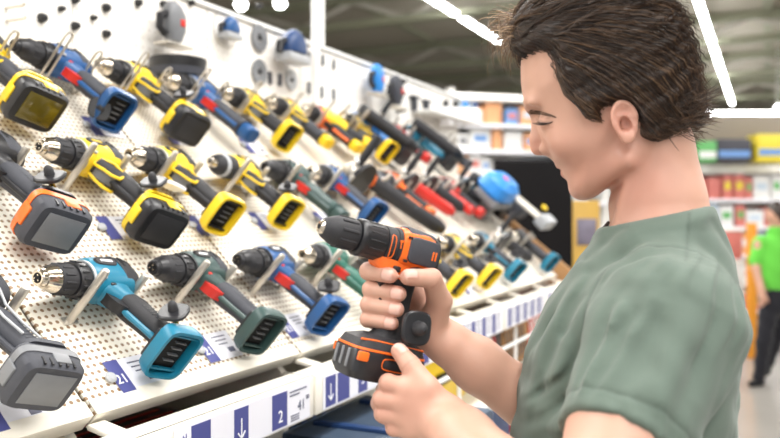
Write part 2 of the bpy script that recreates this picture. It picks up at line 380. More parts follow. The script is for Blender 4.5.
# price cards lying on the slope
for i, (t, y, txt, lb) in enumerate((
    (.045, .872, '21', 'white and blue 21 price card below the teal drill handle'),
    (.055, 1.075, '21', 'white and blue 21 price card between the teal foot and the dark green drill'),
    (.060, 1.325, '21', 'white and blue price card beside the foot of the bright blue drill'),
    (.335, 1.06, '', 'white and blue price card below the yellow drill with battery'),
    (.335, 1.30, '', 'white and blue price card below the bare yellow drill'),
    (.345, 1.52, '', 'white and blue price card below the slim yellow impact driver'),
    (.345, 1.80, '', 'white and blue price card right of the long grey-green handle'),
    (.62, 1.22, '', 'white and blue price card under the blue drill foot in the top row'),
    (.62, 1.45, '', 'white and blue price card under the yellow battery in the top row'),
    (.62, 1.75, '', 'white and blue price card under the empty yellow foot in the top row'),
    (.04, .66, '', 'white and blue price card under the grey tool battery'),
    (.05, 2.30, '', 'white and blue price card near the far yellow drill feet'))):
    o = empty('price_card', panelM(t, y, .001, rot=PI), lb, 'price card', 'price cards on the slope')
    MB().box((.02, .0006, 0), (.088, .0012, .056)).build('card', paper, o, smooth=0)
    MB().box((-.012, .0016, 0), (.026, .0008, .056)).build('blue_block', lblue, o, smooth=0)
    b = MB()
    for k in range(3): b.box((.034, .0016, -.018+.008*k), (.036-.006*k, .0006, .002))
    b.box((.045, .0016, .012), (.016, .0006, .010))
    b.build('small_print', ink, o, smooth=0, kind='stuff')
    if txt:
        text('number', txt, .022, wht, o, Matrix.Translation((-.012, .0024, .006)) @ Matrix.Rotation(-PI/2, 4, 'X'))
    MB().lathe([(0, .008), (.003, .009), (.006, .006)], 'y', 12, (-.030, .002, .0)).build('clear_clip', lgrey, o)
# ------------------------------------------------------------------ power tools
def circ(r, x, z=0, y=0, e=2., ry_=None, rz=None):
    return ((x, y, z), (0, ry_ or r, 0), (0, 0, rz or r), e)
def sec_tag(par, P, nrm=(0.4, .75, .5), col=None, label=None, r=.023):
    M = Matrix.Translation(P) @ Vector((0, 0, 1)).rotation_difference(Vector(nrm)).to_matrix().to_4x4()
    if label == 'card':
        t = MB(); t.loft([((0, 0, 0), (.024, 0, 0), (0, .018, 0), 4.), ((0, 0, .005), (.025, 0, 0), (0, .019, 0), 4.), ((0, 0, .007), (.022, 0, 0), (0, .016, 0), 4.)], 24).xf(M)
        t.build('security_tag', col, par, label='white plastic security tag'); return
    t = MB().loft([((0, 0, -.003), (r*.9, 0, 0), (0, r*.9, 0), 3.2), ((0, 0, -.001), (r, 0, 0), (0, r, 0), 3.2), ((0, 0, .003), (r, 0, 0), (0, r, 0), 3.2), ((0, 0, .005), (r*.9, 0, 0), (0, r*.9, 0), 3.2)], 24).xf(M)
    o = t.build('security_tag', col or dark, par, label='black plastic security tag')
    MB().lathe([(.005, .0085), (.008, .008), (.014, .0075), (.018, .0055), (.0205, .002)], 'z', 14).xf(M).build('tag_knob', rubber, o)
    MB().lathe([(-.026, .003), (-.024, .0045), (-.006, .0045), (-.003, .006)], 'z', 12).xf(M).build('tag_pin', brass, o)
    return o
def drill(name, M, label, body=teal, grip=rubber, acc=None, trig=dark, foot='tray', nose='metal', footm=None, tags=(), cat='cordless drill', group='cordless drills on the slope', s=1., impact=False, batm=None, batside=None, yokem=None, guard=None, patch=None):
    R = empty(name, M @ Matrix.Diagonal((s*.9, s*.9, s*.99, 1)), label, cat, group); acc = acc or body; yokem = yokem or body
    # chuck
    if impact:
        MB().lathe([(0, .006), (-.001, .0105), (-.012, .0115), (-.020, .013)], n=20).build('bit_holder', chrome, R)
        MB().lathe([(-.018, .014), (-.022, .020), (-.036, .0255), (-.062, .029), (-.080, .031), (-.084, .030)], n=28).build('hammer_case', rubber, R)
        MB().lathe([(-.040, .0262), (-.052, .0288)], n=28, cap=False).build('case_band', lgrey, R)
        MB().lathe([(.0006, .0042), (-.004, .0042)], n=6).build('bore', hole, R)
    else:
        nm = chrome if nose == 'metal' else dark
        MB().lathe([(-.001, .0065), (.001, .0080), (.001, .0105), (-.0005, .0125), (-.007, .0132), (-.008, .0150), (-.018, .0195), (-.028, .0212), (-.029, .019)], n=28).build('chuck_nose', nm, R)
        MB().lathe([(.0014, .0070), (.0014, .0040), (-.010, .0035)], n=16, cap=True).build('bore', hole, R)
        j = MB()
        for k in range(3):
            a = k*2.094+.3; j.box((.0010, .0045*math.cos(a), .0045*math.sin(a)), (.003, .0022, .0022), .0004, Matrix.Rotation(-a, 4, 'X'))
        j.build('jaw', chrome, R, kind='stuff')
        secs = []; n = 36
        b = MB(); vs = []
        prof = [(-.028, .0200), (-.030, .0225), (-.034, .0232), (-.056, .0240), (-.060, .0232), (-.0605, .019)]
        if nose != 'metal': prof = [(-.012, .0150), (-.022, .0200), (-.030, .0228), (-.034, .0236), (-.056, .0244), (-.060, .0236), (-.0605, .019)]
        for (x, r) in prof: secs.append(circ(r, x))
        b.loft(secs, 36)
        for k in range(12):     # grip ribs
            a = k*PI/6; b.box((-.043, .0236*math.cos(a), .0236*math.sin(a)), (.020, .0024, .0036), .0008, Matrix.Rotation(a, 4, 'X'), 1)
        b.build('chuck_sleeve', rubber, R)
        b = MB().lathe([(-.0605, .020), (-.061, .0262), (-.064, .0275), (-.080, .0290), (-.083, .0285)], n=36)
        for k in range(16):
            a = k*PI/8; b.box((-.071, .0284*math.cos(a), .0284*math.sin(a)), (.014, .0026, .0034), .0008, Matrix.Rotation(a, 4, 'X'), 1)
        b.build('torque_collar', dark, R)
        MB().lathe([(-.0835, .029), (-.0835, .0312), (-.088, .0318), (-.089, .030)], n=36, cap=False).build('collar_ring', (lgrey if nose == 'metal' else dark), R)
    # housing
    hs = [circ(.026, -.084), circ(.030, -.087), circ(0, -.093, .0005, 0, 2.2, .0325, .0335), circ(0, -.110, .001, 0, 2.3, .0345, .0355), circ(0, -.140, .001, 0, 2.4, .0345, .0360), circ(0, -.165, .000, 0, 2.4, .0330, .0345), circ(0, -.180, -.001, 0, 2.3, .0305, .0320), circ(0, -.190, -.002, 0, 2.2, .0260, .0270), circ(0, -.195, -.003, 0, 2., .0180, .0190)]
    MB().loft(hs, 32).build('motor_housing', body, R)
    # rubber back shell and vents
    bs = [circ(0, -.150, .004, 0, 2.4, .0350, .0352), circ(0, -.152, .004, 0, 2.4, .0362, .0366), circ(0, -.172, .002, 0, 2.4, .0340, .0350), circ(0, -.186, 0, 0, 2.3, .0295, .0305), circ(0, -.196, -.002, 0, 2.1, .0210, .0220), circ(0, -.1985, -.003, 0, 2., .012, .013)]
    MB().loft(bs, 28).build('rear_shell', patch or grip, R)
    v = MB()
    for k in range(6): v.box((-.157-.0048*k, .0335-.0010*k, .010), (.0022, .006, .020-.001*k), .0005, seg=1)
    for k in range(6): v.box((-.157-.0048*k, -.0335+.0010*k, .010), (.0022, .006, .020-.001*k), .0005, seg=1)
    v.build('vent_slots', hole, R, kind='stuff')
    # side panel badge with accent band
    MB().loft([((-.122, .0325, .008), (.024, 0, 0), (0, 0, .010), 3.), ((-.122, .0362, .008), (.022, 0, 0), (0, 0, .0085), 3.)], 20).build('side_badge', grip if body is not dgreen else dark, R)
    MB().box((-.122, .0364, .008), (.026, .0012, .0045), .0003).build('badge_print', (wht if body in (teal, blue, green, dgreen) else acc), R)
    # yoke joining housing and handle, trigger guard
    yk = [((-.128, 0, -.022), (.036, 0, 0), (0, .0240, 0), 2.6), ((-.132, 0, -.036), (.030, 0, 0), (0, .0215, 0), 2.6), ((-.142, 0, -.048), (.023, 0, 0), (0, .0195, 0), 2.5), ((-.147, 0, -.060), (.0205, 0, 0), (0, .0185, 0), 2.4)]
    MB().loft(yk, 28).build('yoke', yokem, R)
    # handle with rubber grip
    hd = [((-.144, 0, -.050), (.0195, 0, 0), (0, .0178, 0), 2.4), ((-.149, 0, -.064), (.0215, 0, 0), (0, .0195, 0), 2.4), ((-.156, 0, -.088), (.0200, 0, 0), (0, .0182, 0), 2.4), ((-.163, 0, -.110), (.0190, 0, 0), (0, .0175, 0), 2.4), ((-.169, 0, -.128), (.0205, 0, 0), (0, .0188, 0), 2.4), ((-.172, 0, -.136), (.0240, 0, 0), (0, .0215, 0), 2.6)]
    hd = [(q[0], tuple(v*1.16 for v in q[1]), tuple(v*1.16 for v in q[2]), q[3]) for q in hd]
    h = MB().loft(hd, 28)
    ho = h.build('handle', grip, R)
    rb = MB()
    for k in range(9):
        z = -.070-k*.0062; x = -.150-(k*.0062)*.30
        rb.box((x-.002, .0212-.0001*k, z), (.020, .0010, .0022), .0004, seg=1)
    rb.build('grip_ribs', grip if grip is not rubber else dark, ho, kind='stuff')
    MB().tube([(-.1235, 0, -.052), (-.1265, 0, -.075), (-.1355, 0, -.105), (-.1435, 0, -.130)], [.004, .0055, .005, .006], 10).build('handle_spine', yokem, R)
    if guard:
        for sg in (-1, 1): MB().tube([(-.100, sg*.010, -.034), (-.106, sg*.0135, -.052), (-.112, sg*.0145, -.068), (-.126, sg*.0155, -.077), (-.142, sg*.0175, -.070), (-.147, sg*.0195, -.055), (-.140, sg*.0225, -.038), (-.120, sg*.021, -.028), (-.104, sg*.014, -.029)], .0032, 8, closed=True).build('trigger_guard', guard, R)
    # trigger, reverse button
    tp = [(-.104, -.034), (-.131, -.036), (-.135, -.068), (-.124, -.070), (-.112, -.060), (-.106, -.048)]
    tb = MB().prism(tp, -.0095, .0095); 
    tb.build('trigger', trig, R, smooth=60)
    MB().box((-.118, 0, -.028), (.012, .046, .008), .002).build('reverse_button', (trig if trig is not dark else dark), R)
    MB().lathe([(0, .003), (.002, .004), (.004, .003)], 'y', 10, (-.100, .027, -.022)).build('work_light', lgrey, R)
    # foot
    fm = footm or body
    FT = Matrix.Translation((-.168, 0, -.136)) @ Matrix.Rotation(-.24, 4, 'Y') @ Matrix.Translation((.168, 0, .136))
    if foot in ('tray', 'battery'):
        fx, fz = -.165, -.148
        ft = MB().loft([((fx-.003, 0, -.132), (.024, 0, 0), (0, .024, 0), 3.), ((fx+.003, 0, -.140), (.034, 0, 0), (0, .036, 0), 4.), ((fx+.005, 0, -.146), (.035, 0, 0), (0, .045, 0), 5.)], 32)
        if foot == 'battery': ft.loft([((fx+.005, 0, -.145), (.035, 0, 0), (0, .045, 0), 5.), ((fx+.005, 0, -.153), (.036, 0, 0), (0, .0455, 0), 5.)], 32)
        else:
            # open tray : outer wall, inner recess
            o_ = [(.044, .0375), (.045, .0385), (.043, .0370)]
            N = 32; vs = []; fs = []
            def ring(a, b2, z, e=5.):
                k = len(vs)
                for i in range(N):
                    t = 2*PI*i/N; vs.append((fx+.005+a*math.copysign(abs(math.cos(t))**(2/e), math.cos(t)), b2*math.copysign(abs(math.sin(t))**(2/e), math.sin(t)), z))
                return k
            rr = [ring(.035, .045, -.145), ring(.0365, .0475, -.158), ring(.0355, .0465, -.168), ring(.0305, .0410, -.168), ring(.0295, .0400, -.150)]
            for a, b2 in zip(rr[:-1], rr[1:]):
                for i in range(N): fs.append((a+i, a+(i+1) % N, b2+(i+1) % N, b2+i))
            fs.append(tuple(rr[-1]+i for i in range(N))); ft.add(vs, fs)
        fo = ft.build('foot', fm, R)
        if foot == 'tray':
            MB().box((fx+.005, 0, -.1515), (.056, .074, .003), .001).build('recess_floor', hole, fo)
            c = MB()
            for k in (-1.5, -.5, .5, 1.5): c.box((fx-.002, k*.012, -.155), (.020, .0014, .006))
            c.build('contact_blades', grey, fo, smooth=0, kind='stuff')
            for sgn in (-1, 1): MB().box((fx+.005, sgn*.033, -.159), (.056, .004, .006), .001).build('slide_rail', fm if fm is not yellow else dark, fo)
            MB().box((fx+.030, 0, -.143), (.018, .054, .010), .003).build('foot_cap', dark, fo)
        else:
            bm_ = batm or dark
            B = MB().loft([((fx+.004, 0, -.152), (.046, 0, 0), (0, .040, 0), 6.), ((fx+.004, 0, -.157), (.049, 0, 0), (0, .0430, 0), 6.), ((fx+.004, 0, -.190), (.049, 0, 0), (0, .0430, 0), 6.), ((fx+.004, 0, -.198), (.044, 0, 0), (0, .0385, 0), 6.)], 36)
            bo = B.build('battery', bm_, R, label='slide-on battery pack')
            bs2 = batside or acc
            MB().loft([((fx+.004, 0, -.1600), (.0502, 0, 0), (0, .0442, 0), 6.), ((fx+.004, 0, -.1720), (.0505, 0, 0), (0, .0445, 0), 6.)], 36).build('battery_band', bs2, bo)
            MB().box((fx+.054, 0, -.172), (.005, .034, .022), .002).build('battery_latch', bs2 if bs2 is not bm_ else dark, bo)
            MB().box((fx-.004, .0430, -.180), (.026, .004, .018), .001).build('side_latch', bs2, bo)
            MB().box((fx+.002, 0, -.1986), (.066, .056, .0016), .0005).build('underside_label', (amber if 'amber' in label else (rubber if bs2 is yellow else grey)), bo)
            rb = MB()
            for k in range(5): rb.box((fx-.02+k*.012, .0428, -.188), (.004, .003, .014), .0008, seg=1)
            rb.build('battery_ribs', dark, bo, kind='stuff')
        fo.matrix_local = FT
        if foot == 'battery': bo.matrix_local = FT
    else:
        MB().loft([((-.172, 0, -.134), (.023, 0, 0), (0, .0205, 0), 2.6), ((-.175, 0, -.150), (.027, 0, 0), (0, .022, 0), 3.), ((-.177, 0, -.160), (.026, 0, 0), (0, .021, 0), 3.), ((-.178, 0, -.163), (.022, 0, 0), (0, .018, 0), 3.)], 28).build('butt_cap', fm, R)
    for tg in tags:
        if tg == 'black':
            sec_tag(R, (-.150, .050, -.122), (.48, .74, .46))
            MB().tube([(-.150, .034, -.140), (-.165, .028, -.132), (-.185, .012, -.128), (-.192, 0, -.124), (-.18, -.018, -.122), (-.16, -.022, -.124), (-.145, -.012, -.130), (-.142, .012, -.136), (-.150, .034, -.140)], .0013, 6).build('security_cable', lgrey, R)
        elif tg == 'white': sec_tag(R, (-.188, .055, -.134), (-.2, .75, .62), wht, 'card')
        elif tg == 'under': sec_tag(R, (-.130, -.012, -.145), (.5, .5, -.6))
    return R
TILT = -.06
def place(fn, row, y, **k):
    t = {1: .192, 2: .472, 3: .770}[row] + k.pop('dt', 0); n = k.pop('n', .050)+.008; rot = k.pop('rot', TILT); yaw = k.pop('yaw', .11); rl = k.pop('roll', .12)
    nm = k.pop('nm', 'cordless_drill')
    return fn(nm, panelM(t, y, n, rot, yaw, rl), **k)
D = []
def dr(row, y, lb, short, **k):
    if k.get('body') is yellow:
        k.setdefault('yokem', rubber); k.setdefault('guard', yellow); k.setdefault('trig', grey); k.setdefault('patch', rubber)
    D.append((row, y, short)); return place(drill, row, y, label=lb, **k)
# bottom row
dr(1, .560, 'dark grey cordless tool with light grey trim and dark battery, nearest in the bottom row', 'dark grey tool', body=dgrey, grip=dgrey, acc=lgrey, foot='battery', batm=dgrey, batside=grey, s=.90, n=.055)
for pts in ([(-.120, .030, -.026), (-.135, .0255, -.045), (-.138, .0245, -.075), (-.150, .0245, -.110)], [(-.165, .028, -.020), (-.160, .0235, -.050), (-.166, .0230, -.085), (-.178, .0225, -.118)]):
    MB().tube(pts, .0022, 8).build('trim_line', lgrey, bpy.data.objects['cordless_drill'])
dr(1, .776, 'teal cordless drill with chrome chuck, black grip and empty foot, black tag on it', 'teal drill', body=teal, grip=rubber, tags=('black',), s=1.01)
dr(1, 1.000, 'dark green and grey cordless drill with red trigger and open foot in the bottom row', 'dark green drill', body=dgreen, grip=dgrey, trig=red, nose='black', s=1.01)
dr(1, 1.227, 'blue cordless drill with red trigger in the bottom row between two green drills', 'blue bottom-row drill', body=blue, grip=dgrey, trig=red, nose='black', tags=('black',), s=1.01)
dr(1, 1.457, 'bright green cordless drill with red trigger, partly behind the held drill', 'bright green drill', body=green, grip=green, trig=red, foot='butt', tags=('black',), nose='metal')
dr(1, 1.70, 'blue and black cordless drill hidden behind the held drill and hand', 'blue drill behind the hand', body=blue, grip=dgrey, trig=red)
dr(1, 1.97, 'yellow and black drill with its yellow foot beside the man\'s right wrist', 'yellow drill beside the wrist', body=yellow, grip=dgrey, tags=('black',))
dr(1, 2.236, 'yellow and black drill with round grey tag on its foot, beyond the wrist', 'yellow drill with grey tag', body=yellow, grip=dgrey, tags=('black',))
dr(1, 2.52, 'teal drill with round teal-rimmed foot, last full drill in the bottom row', 'last teal drill', body=teal, grip=dgrey, tags=('black',))
# middle row
dr(2, .730, 'black and orange cordless drill with orange-banded battery in the middle row', 'orange-banded drill', body=dark, grip=dgrey, acc=orange, foot='battery', footm=dark, batm=dgrey, batside=orange, tags=('black',), s=1.02)
dr(2, .950, 'yellow and black cordless drill with chrome chuck, battery and white tag in the middle row', 'yellow drill with white tag', body=yellow, grip=rubber, acc=yellow, foot='battery', footm=yellow, batm=dark, batside=yellow, tags=('black', 'white'), s=1.03, patch=dgrey)
dr(2, 1.156, 'bare yellow and black cordless drill with empty yellow foot in the middle row', 'bare yellow drill', body=yellow, grip=rubber, s=1.02)
dr(2, 1.398, 'slim yellow impact driver with black nose and tagged empty foot', 'yellow impact driver', body=yellow, grip=rubber, impact=True, tags=('black',), cat='impact driver', nm='impact_driver', s=.98)
dr(2, 1.607, 'dark green and grey drill with red trigger and long tapered handle, no foot', 'green drill with long handle', body=dgreen, grip=dgreen, trig=red, foot='butt', nose='black', s=1.06)
dr(2, 1.821, 'blue cordless drill with red trigger just above the held drill\'s chuck', 'blue middle-row drill', body=blue, grip=dgrey, trig=red, s=1.02)
# top row
dr(3, .870, 'yellow drill with big amber-window battery at the near end of the top row', 'yellow drill with amber battery', body=yellow, grip=dgrey, foot='battery', footm=yellow, batm=dark, batside=yellow, s=1.05)
dr(3, 1.074, 'blue cordless drill with red trigger and boxy blue foot in the top row', 'blue drill with boxy foot', body=blue, grip=dgrey, trig=red, s=1.04, nose='black', tags=('under',))
dr(3, 1.286, 'yellow and black drill with fat yellow battery and tag in the top row', 'yellow drill with fat battery', body=yellow, grip=rubber, foot='battery', footm=yellow, batm=dark, batside=yellow, tags=('black',), s=1.02)
dr(3, 1.502, 'blue-grey slim cordless driver with red trigger and plain blue butt', 'slim blue-grey driver', body=blue, grip=dgrey, trig=red, foot='butt', footm=blue, s=1.1)
dr(3, 1.719, 'yellow and black drill with empty yellow foot, fifth along the top row', 'yellow drill with empty foot', body=yellow, grip=rubber, s=1.02)
dr(3, 1.93, 'yellow cordless drill with grey motor cap behind the fifth top-row drill', 'yellow drill with grey cap', body=yellow, grip=dgrey, foot='butt', footm=yellow, patch=lgrey, acc=orange)
dr(3, 2.12, 'black drill with orange back and yellow trim in the top row', 'orange-backed drill', body=orange, grip=rubber, foot='butt', footm=yellow, patch=dark)
# other tool kinds : long bellows tools, grinders, screw guns, saws
def bellows_tool(name, M, label, body, pipe=rubber, s=1., group='long tools on the slope'):
    R = empty(name, M @ Matrix.Scale(s, 4), label, 'power tool', group)
    MB().loft([circ(.018, .0), circ(.030, -.006), circ(0, -.05, 0, 0, 2.6, .034, .034), circ(0, -.15, 0, 0, 2.6, .036, .040), circ(0, -.20, -.004, 0, 2.4, .030, .034), circ(.016, -.212)], 24).build('motor_housing', body, R)
    MB().lathe([(.002, .012), (.001, .022), (-.012, .026), (-.014, .020)], n=24).build('end_ring', pipe, R)
    MB().lathe([(.004, .009), (0, .010)], n=16).build('end_button', wht, R)
    pr = []
    for k in range(34):
        pr.append((-.02-k*.0062, .021+(.0035 if k % 2 else 0)))
    T = Matrix.Translation((.02, .045, .015)) @ Matrix.Rotation(-.75, 4, 'Y')
    b = MB().lathe(pr, n=20); b.xf(T); b.build('bellows', pipe, R)
    MB().lathe([(-.225, .024), (-.235, .026), (-.26, .022), (-.275, .012)], n=20).xf(T).build('bellows_end', dark, R)
    MB().tube([(-.15, 0, -.02), (-.165, 0, -.06), (-.172, 0, -.10), (-.160, 0, -.13), (-.10, 0, -.12), (-.07, 0, -.04)], [.016, .017, .016, .015, .012, .012], 12).build('handle', body, R)
    MB().box((-.13, 0, -.055), (.012, .018, .03), .003).build('trigger', dark, R)
    MB().loft([((-.16, 0, -.125), (.04, 0, 0), (0, .032, 0), 4), ((-.16, 0, -.165), (.045, 0, 0), (0, .036, 0), 4)], 24).build('battery', dark, R)
    return R
def grinder(name, M, label, body, disc=True, s=1., group='grinders on the slope', length=.26, tube=rubber):
    R = empty(name, M @ Matrix.Scale(s, 4), label, 'grinder', group)
    MB().loft([circ(.014, .01), circ(.024, .004), circ(.030, -.02), circ(.031, -.055), circ(.027, -.062)], 24).build('gear_head', (steel if disc else rubber), R)
    MB().loft([circ(.026, -.058), circ(.031, -.066), circ(.032, -.10), circ(.028, -.13), circ(.025, -.15)], 24).build('motor_housing', body, R)
    T = Matrix.Translation((-.14, 0, 0)) @ Matrix.Rotation(-.82, 4, 'Y')
    MB().tube([(0, 0, 0), (-length*.3, 0, .002), (-length*.6, 0, -.004), (-length*.9, .0, .008), (-length, 0, .016)], [.023, .026, .024, .025, .017], 16).xf(T).build('handle', tube, R)
    MB().box((-.17, .0, -.012), (.05, .014, .02), .004, Matrix.Rotation(-.82, 4, 'Y')).build('paddle_switch', dark, R)
    if disc:
        MB().lathe([(.034, .01), (.035, .052), (.037, .052), (.038, .01)], 'z', 28, (-.02, 0, -.075)).build('cutting_disc', dgrey, R)
        g = MB().lathe([(.030, .058), (.042, .058), (.043, .02)], 'z', 28, (-.02, 0, -.075)); g.build('wheel_guard', dark, R)
    MB().tube([(-.03, .028, .0), (-.03, .06, .004), (-.03, .13, .008)], [.008, .013, .012], 12).build('side_handle', rubber, R)
    MB().lathe([(-.0, .006), (.006, .010), (.012, .006)], 'y', 12, (-.02, .03, .01)).build('spindle_button', wht, R)
    return R
def screwgun(name, M, label, body, acc, s=1., group='drywall screw guns in the top row'):
    R = empty(name, M @ Matrix.Scale(s, 4), label, 'screw gun', group)
    T = Matrix.Rotation(-.8, 4, 'Y')
    MB().lathe([(0, .018), (-.012, .027), (-.06, .030), (-.10, .026), (-.11, .014)], n=20).xf(T).build('motor_housing', body, R)
    MB().lathe([(-.105, .020), (-.14, .024), (-.19, .020), (-.20, .012)], n=20).xf(T).build('depth_collar', rubber, R)
    b = MB().lathe([(-.17, .0225), (-.172, .027), (-.20, .030), (-.204, .018)], n=20)
    for k in range(10): b.box((-.188, .029*math.cos(k*.628), .029*math.sin(k*.628)), (.02, .004, .008), .001, Matrix.Rotation(k*.628, 4, 'X'), 1)
    b.xf(T).build('nose_cone', acc, R)
    MB().tube([(-.03, 0, -.03), (-.07, 0, -.04), (-.13, 0, -.03), (-.17, 0, -.01)], [.014, .017, .016, .014], 12).build('handle', body, R)
    MB().box((-.08, 0, -.055), (.03, .016, .014), .003).build('trigger', dark, R)
    return R
def oth(fn, nm, row, y, lb, short, **k):
    D.append((row, y, short)); return place(fn, row, y, label=lb, nm=nm, **k)
oth(screwgun, 'screw_gun', 3, 2.22, 'yellow screw gun with black and yellow patterned nose cone in the top row', 'yellow screw gun', body=yellow, acc=yellow, s=1.0)
dr(3, 2.36, 'yellow and black drill beside the blue bellows tool in the top row', 'yellow drill by the bellows tool', body=yellow, grip=rubber, foot='tray')
oth(bellows_tool, 'rotary_hammer', 3, 2.46, 'bright blue rotary hammer with a black ribbed dust tube on top', 'blue bellows tool', body=bblue, s=1.02)
dr(3, 2.70, 'red and black drill squeezed between the two bellows tools', 'red drill between bellows', body=red, grip=rubber, foot='butt')
oth(bellows_tool, 'rotary_hammer', 3, 2.93, 'teal rotary hammer with a black ribbed dust tube, far end of the top row', 'teal bellows tool', body=teal, s=1.02)
oth(grinder, 'angle_grinder', 2, 2.02, 'orange angle grinder with long black curved handle, behind the held drill', 'orange grinder', body=orange, s=1.0, length=.30, n=.06)
dr(2, 2.22, 'orange and black slim drill between the orange grinder and the red drills', 'orange slim drill', body=orange, grip=rubber, foot='butt', footm=orange, acc=orange)
oth(grinder, 'angle_grinder', 2, 2.38, 'red angle grinder, nearest of the red tools in the middle row', 'nearest red grinder', body=red, s=.85, length=.22, tube=red)
oth(grinder, 'angle_grinder', 2, 2.55, 'red angle grinder in the middle of the cluster of red tools', 'middle red grinder', body=red, s=.82, length=.20, tube=rubber)
dr(2, 2.72, 'red and black drill at the far side of the red tools', 'far red drill', body=red, grip=rubber, foot='butt', trig=dark, footm=red)
oth(grinder, 'angle_grinder', 2, 2.88, 'dark grey grinder with round guard beside the bright blue case', 'dark grey grinder', body=dgrey, s=.85, length=.2)
oth(bellows_tool, 'rotary_hammer', 2, 3.02, 'teal rotary hammer with black ribbed tube low at the far end of the rack', 'teal hammer at the far end', body=teal, s=.95)
oth(grinder, 'angle_grinder', 1, 2.78, 'teal and grey grinder between the last drills at the far end', 'teal grinder', body=teal, s=.85, length=.17)
dr(1, 3.00, 'black and teal drill standing against the wooden end of the rack', 'black and teal drill', body=rubber, grip=dgrey, acc=teal, footm=teal)
dr(2, 3.14, 'charcoal drill above the silver framed saw at the far end', 'charcoal drill at the far end', body=dgrey, grip=rubber, foot='butt')
dr(3, 3.16, 'charcoal drill last in the top row beyond the teal bellows tool', 'last charcoal drill', body=dgrey, grip=rubber, foot='butt')
dr(2, 2.64, 'black and red slim drill squeezed among the red grinders', 'black and red drill', body=rubber, grip=red, foot='butt', footm=red, s=.92)
dr(2, 2.13, 'charcoal slim drill just beyond the orange grinder', 'charcoal slim drill', body=dgrey, grip=rubber, foot='butt', s=.92)
oth(grinder, 'angle_grinder', 3, 2.60, 'black small grinder between the blue bellows tool and the red drill', 'small black grinder', body=rubber, s=.8, length=.18)
# silver framed saw at the far end, with yellow button
R = empty('multi_saw', panelM(.30, 3.16, .10), 'dark saw with parallel silver bars and a yellow button at the far end', 'saw')
MB().loft([circ(.02, .02), circ(0, .0, 0, 0, 3, .035, .04), circ(0, -.09, 0, 0, 3, .04, .045), circ(.02, -.13)], 24).build('motor_housing', dgrey, R)
for k in range(3): MB().tube([(.02-.045*k, .03, .10), (.02-.045*k, .05, -.12)], .006, 8).build('guide_bar', steel, R)
MB().box((-.03, .05, -.13), (.14, .05, .05), .008).build('saw_shoe', lgrey, R); MB().box((-.03, .03, .10), (.13, .04, .03), .008).build('saw_head', dark, R)
MB().lathe([(0, .012), (.01, .014), (.014, .008)], 'y', 16, (-.07, .075, -.08)).build('button', yellow, R)
# bright blue case standing at the far end, and the dark metal rack piece under it
o = empty('blue_case', panelM(.36, 3.0, .16) @ Matrix.Scale(.85, 4), 'bright blue rounded tool case sticking up at the far end of the rack', 'tool case')
MB().loft([((0, -.045, 0), (.13, 0, 0), (0, 0, .07), 3.5), ((0, -.03, 0), (.14, 0, 0), (0, 0, .08), 3.5), ((0, .02, 0), (.13, 0, 0), (0, 0, .075), 3.), ((0, .045, 0), (.09, 0, 0), (0, 0, .05), 3.)], 32).build('case_shell', bblue, o)
MB().box((.02, .045, 0), (.05, .006, .028), .003).build('case_badge', red, o)
MB().box((0, -.062, -.02), (.26, .04, .12), .012).build('case_base', grey, o)
MB().box((0, -.12, -.02), (.05, .10, .06), .004).build('case_stand', grey, o)
# ------------------------------------------------------------------ display hooks
def hook(row, y, lb, hair=False, L=.105):
    t = {1: .192, 2: .472, 3: .770}[row]-.036
    R = empty('display_hook', panelM(t, y, 0.), lb, 'display hook', 'steel display hooks on the slope')
    if hair:
        pts = [(-.008, 0, -.004), (-.008, L, .0)]
        for k in range(7): a = PI*k/6; pts.append((-.008*math.cos(a)*1., L+.008*math.sin(a)*1.2, .0))
        pts.append((.008, 0, -.004)); MB().tube(pts, .0026, 8).build('wire_loop', steel, R)
    else:
        MB().tube([(0, 0, -.003), (0, L-.004, 0), (0, L, 0)], [.0062, .0062, .0045], 12).build('rod', steel, R)
    MB().box((0, .0015, -.002), (.026, .003, .014), .001).build('hook_plate', steel, R)
for row, y, sh in D:
    hook(row, y+.066, f'steel hook passing in front of the {sh}', row == 3, .125 if row == 3 else .105)
    hook(row, y+.160, f'steel hook propping the back of the {sh}', row == 3, .10 if row == 3 else .085)
# ------------------------------------------------------------------ things on the back boards
XB = wallX
def bw(py_slope_z, y): return Vector((XB, y, py_slope_z))
knob = mat('black_knob', (28, 28, 30), .4, 0, .1, 50)
def BYZ(px, py):
    xi = 768-px; Dd = 800*abs(XB)/(CY*xi); return (Dd-abs(XB)*SY)/CY, HC+(212-py)/800*Dd
kn = empty('x', (0, 0, 0), None, None); bpy.data.objects.remove(kn)
for i, (px, py, r) in enumerate(((6, 8, .009), (7, 21, .009), (41, 18, .011), (60, 9, .007), (74, 26, .010), (92, 18, .007), (105, 8, .011), (105, 34, .010), (74, 0, .009), (137, 3, .01), (162, 4, .009), (190, 3, .009), (258, 6, .01))):
    y, z = BYZ(px, py)
    if i < 2:
        tag(MB().tube([(XB, y, z), (XB+.05, y, z), (XB+.056, y, z+.004)], .004, 8).build('peg_hook', steel), 'short empty wire peg on the near back board', 'peg hook', 'empty pegs on the near board')
    else:
        tag(MB().lathe([(-.004, r), (.006, r), (.014, r*.7), (.016, r*.2)], 'x', 16, (XB, y, z)).build('wall_plug', knob), 'black round plug on the plain near back board', 'peg knob', 'black knobs on the near board')
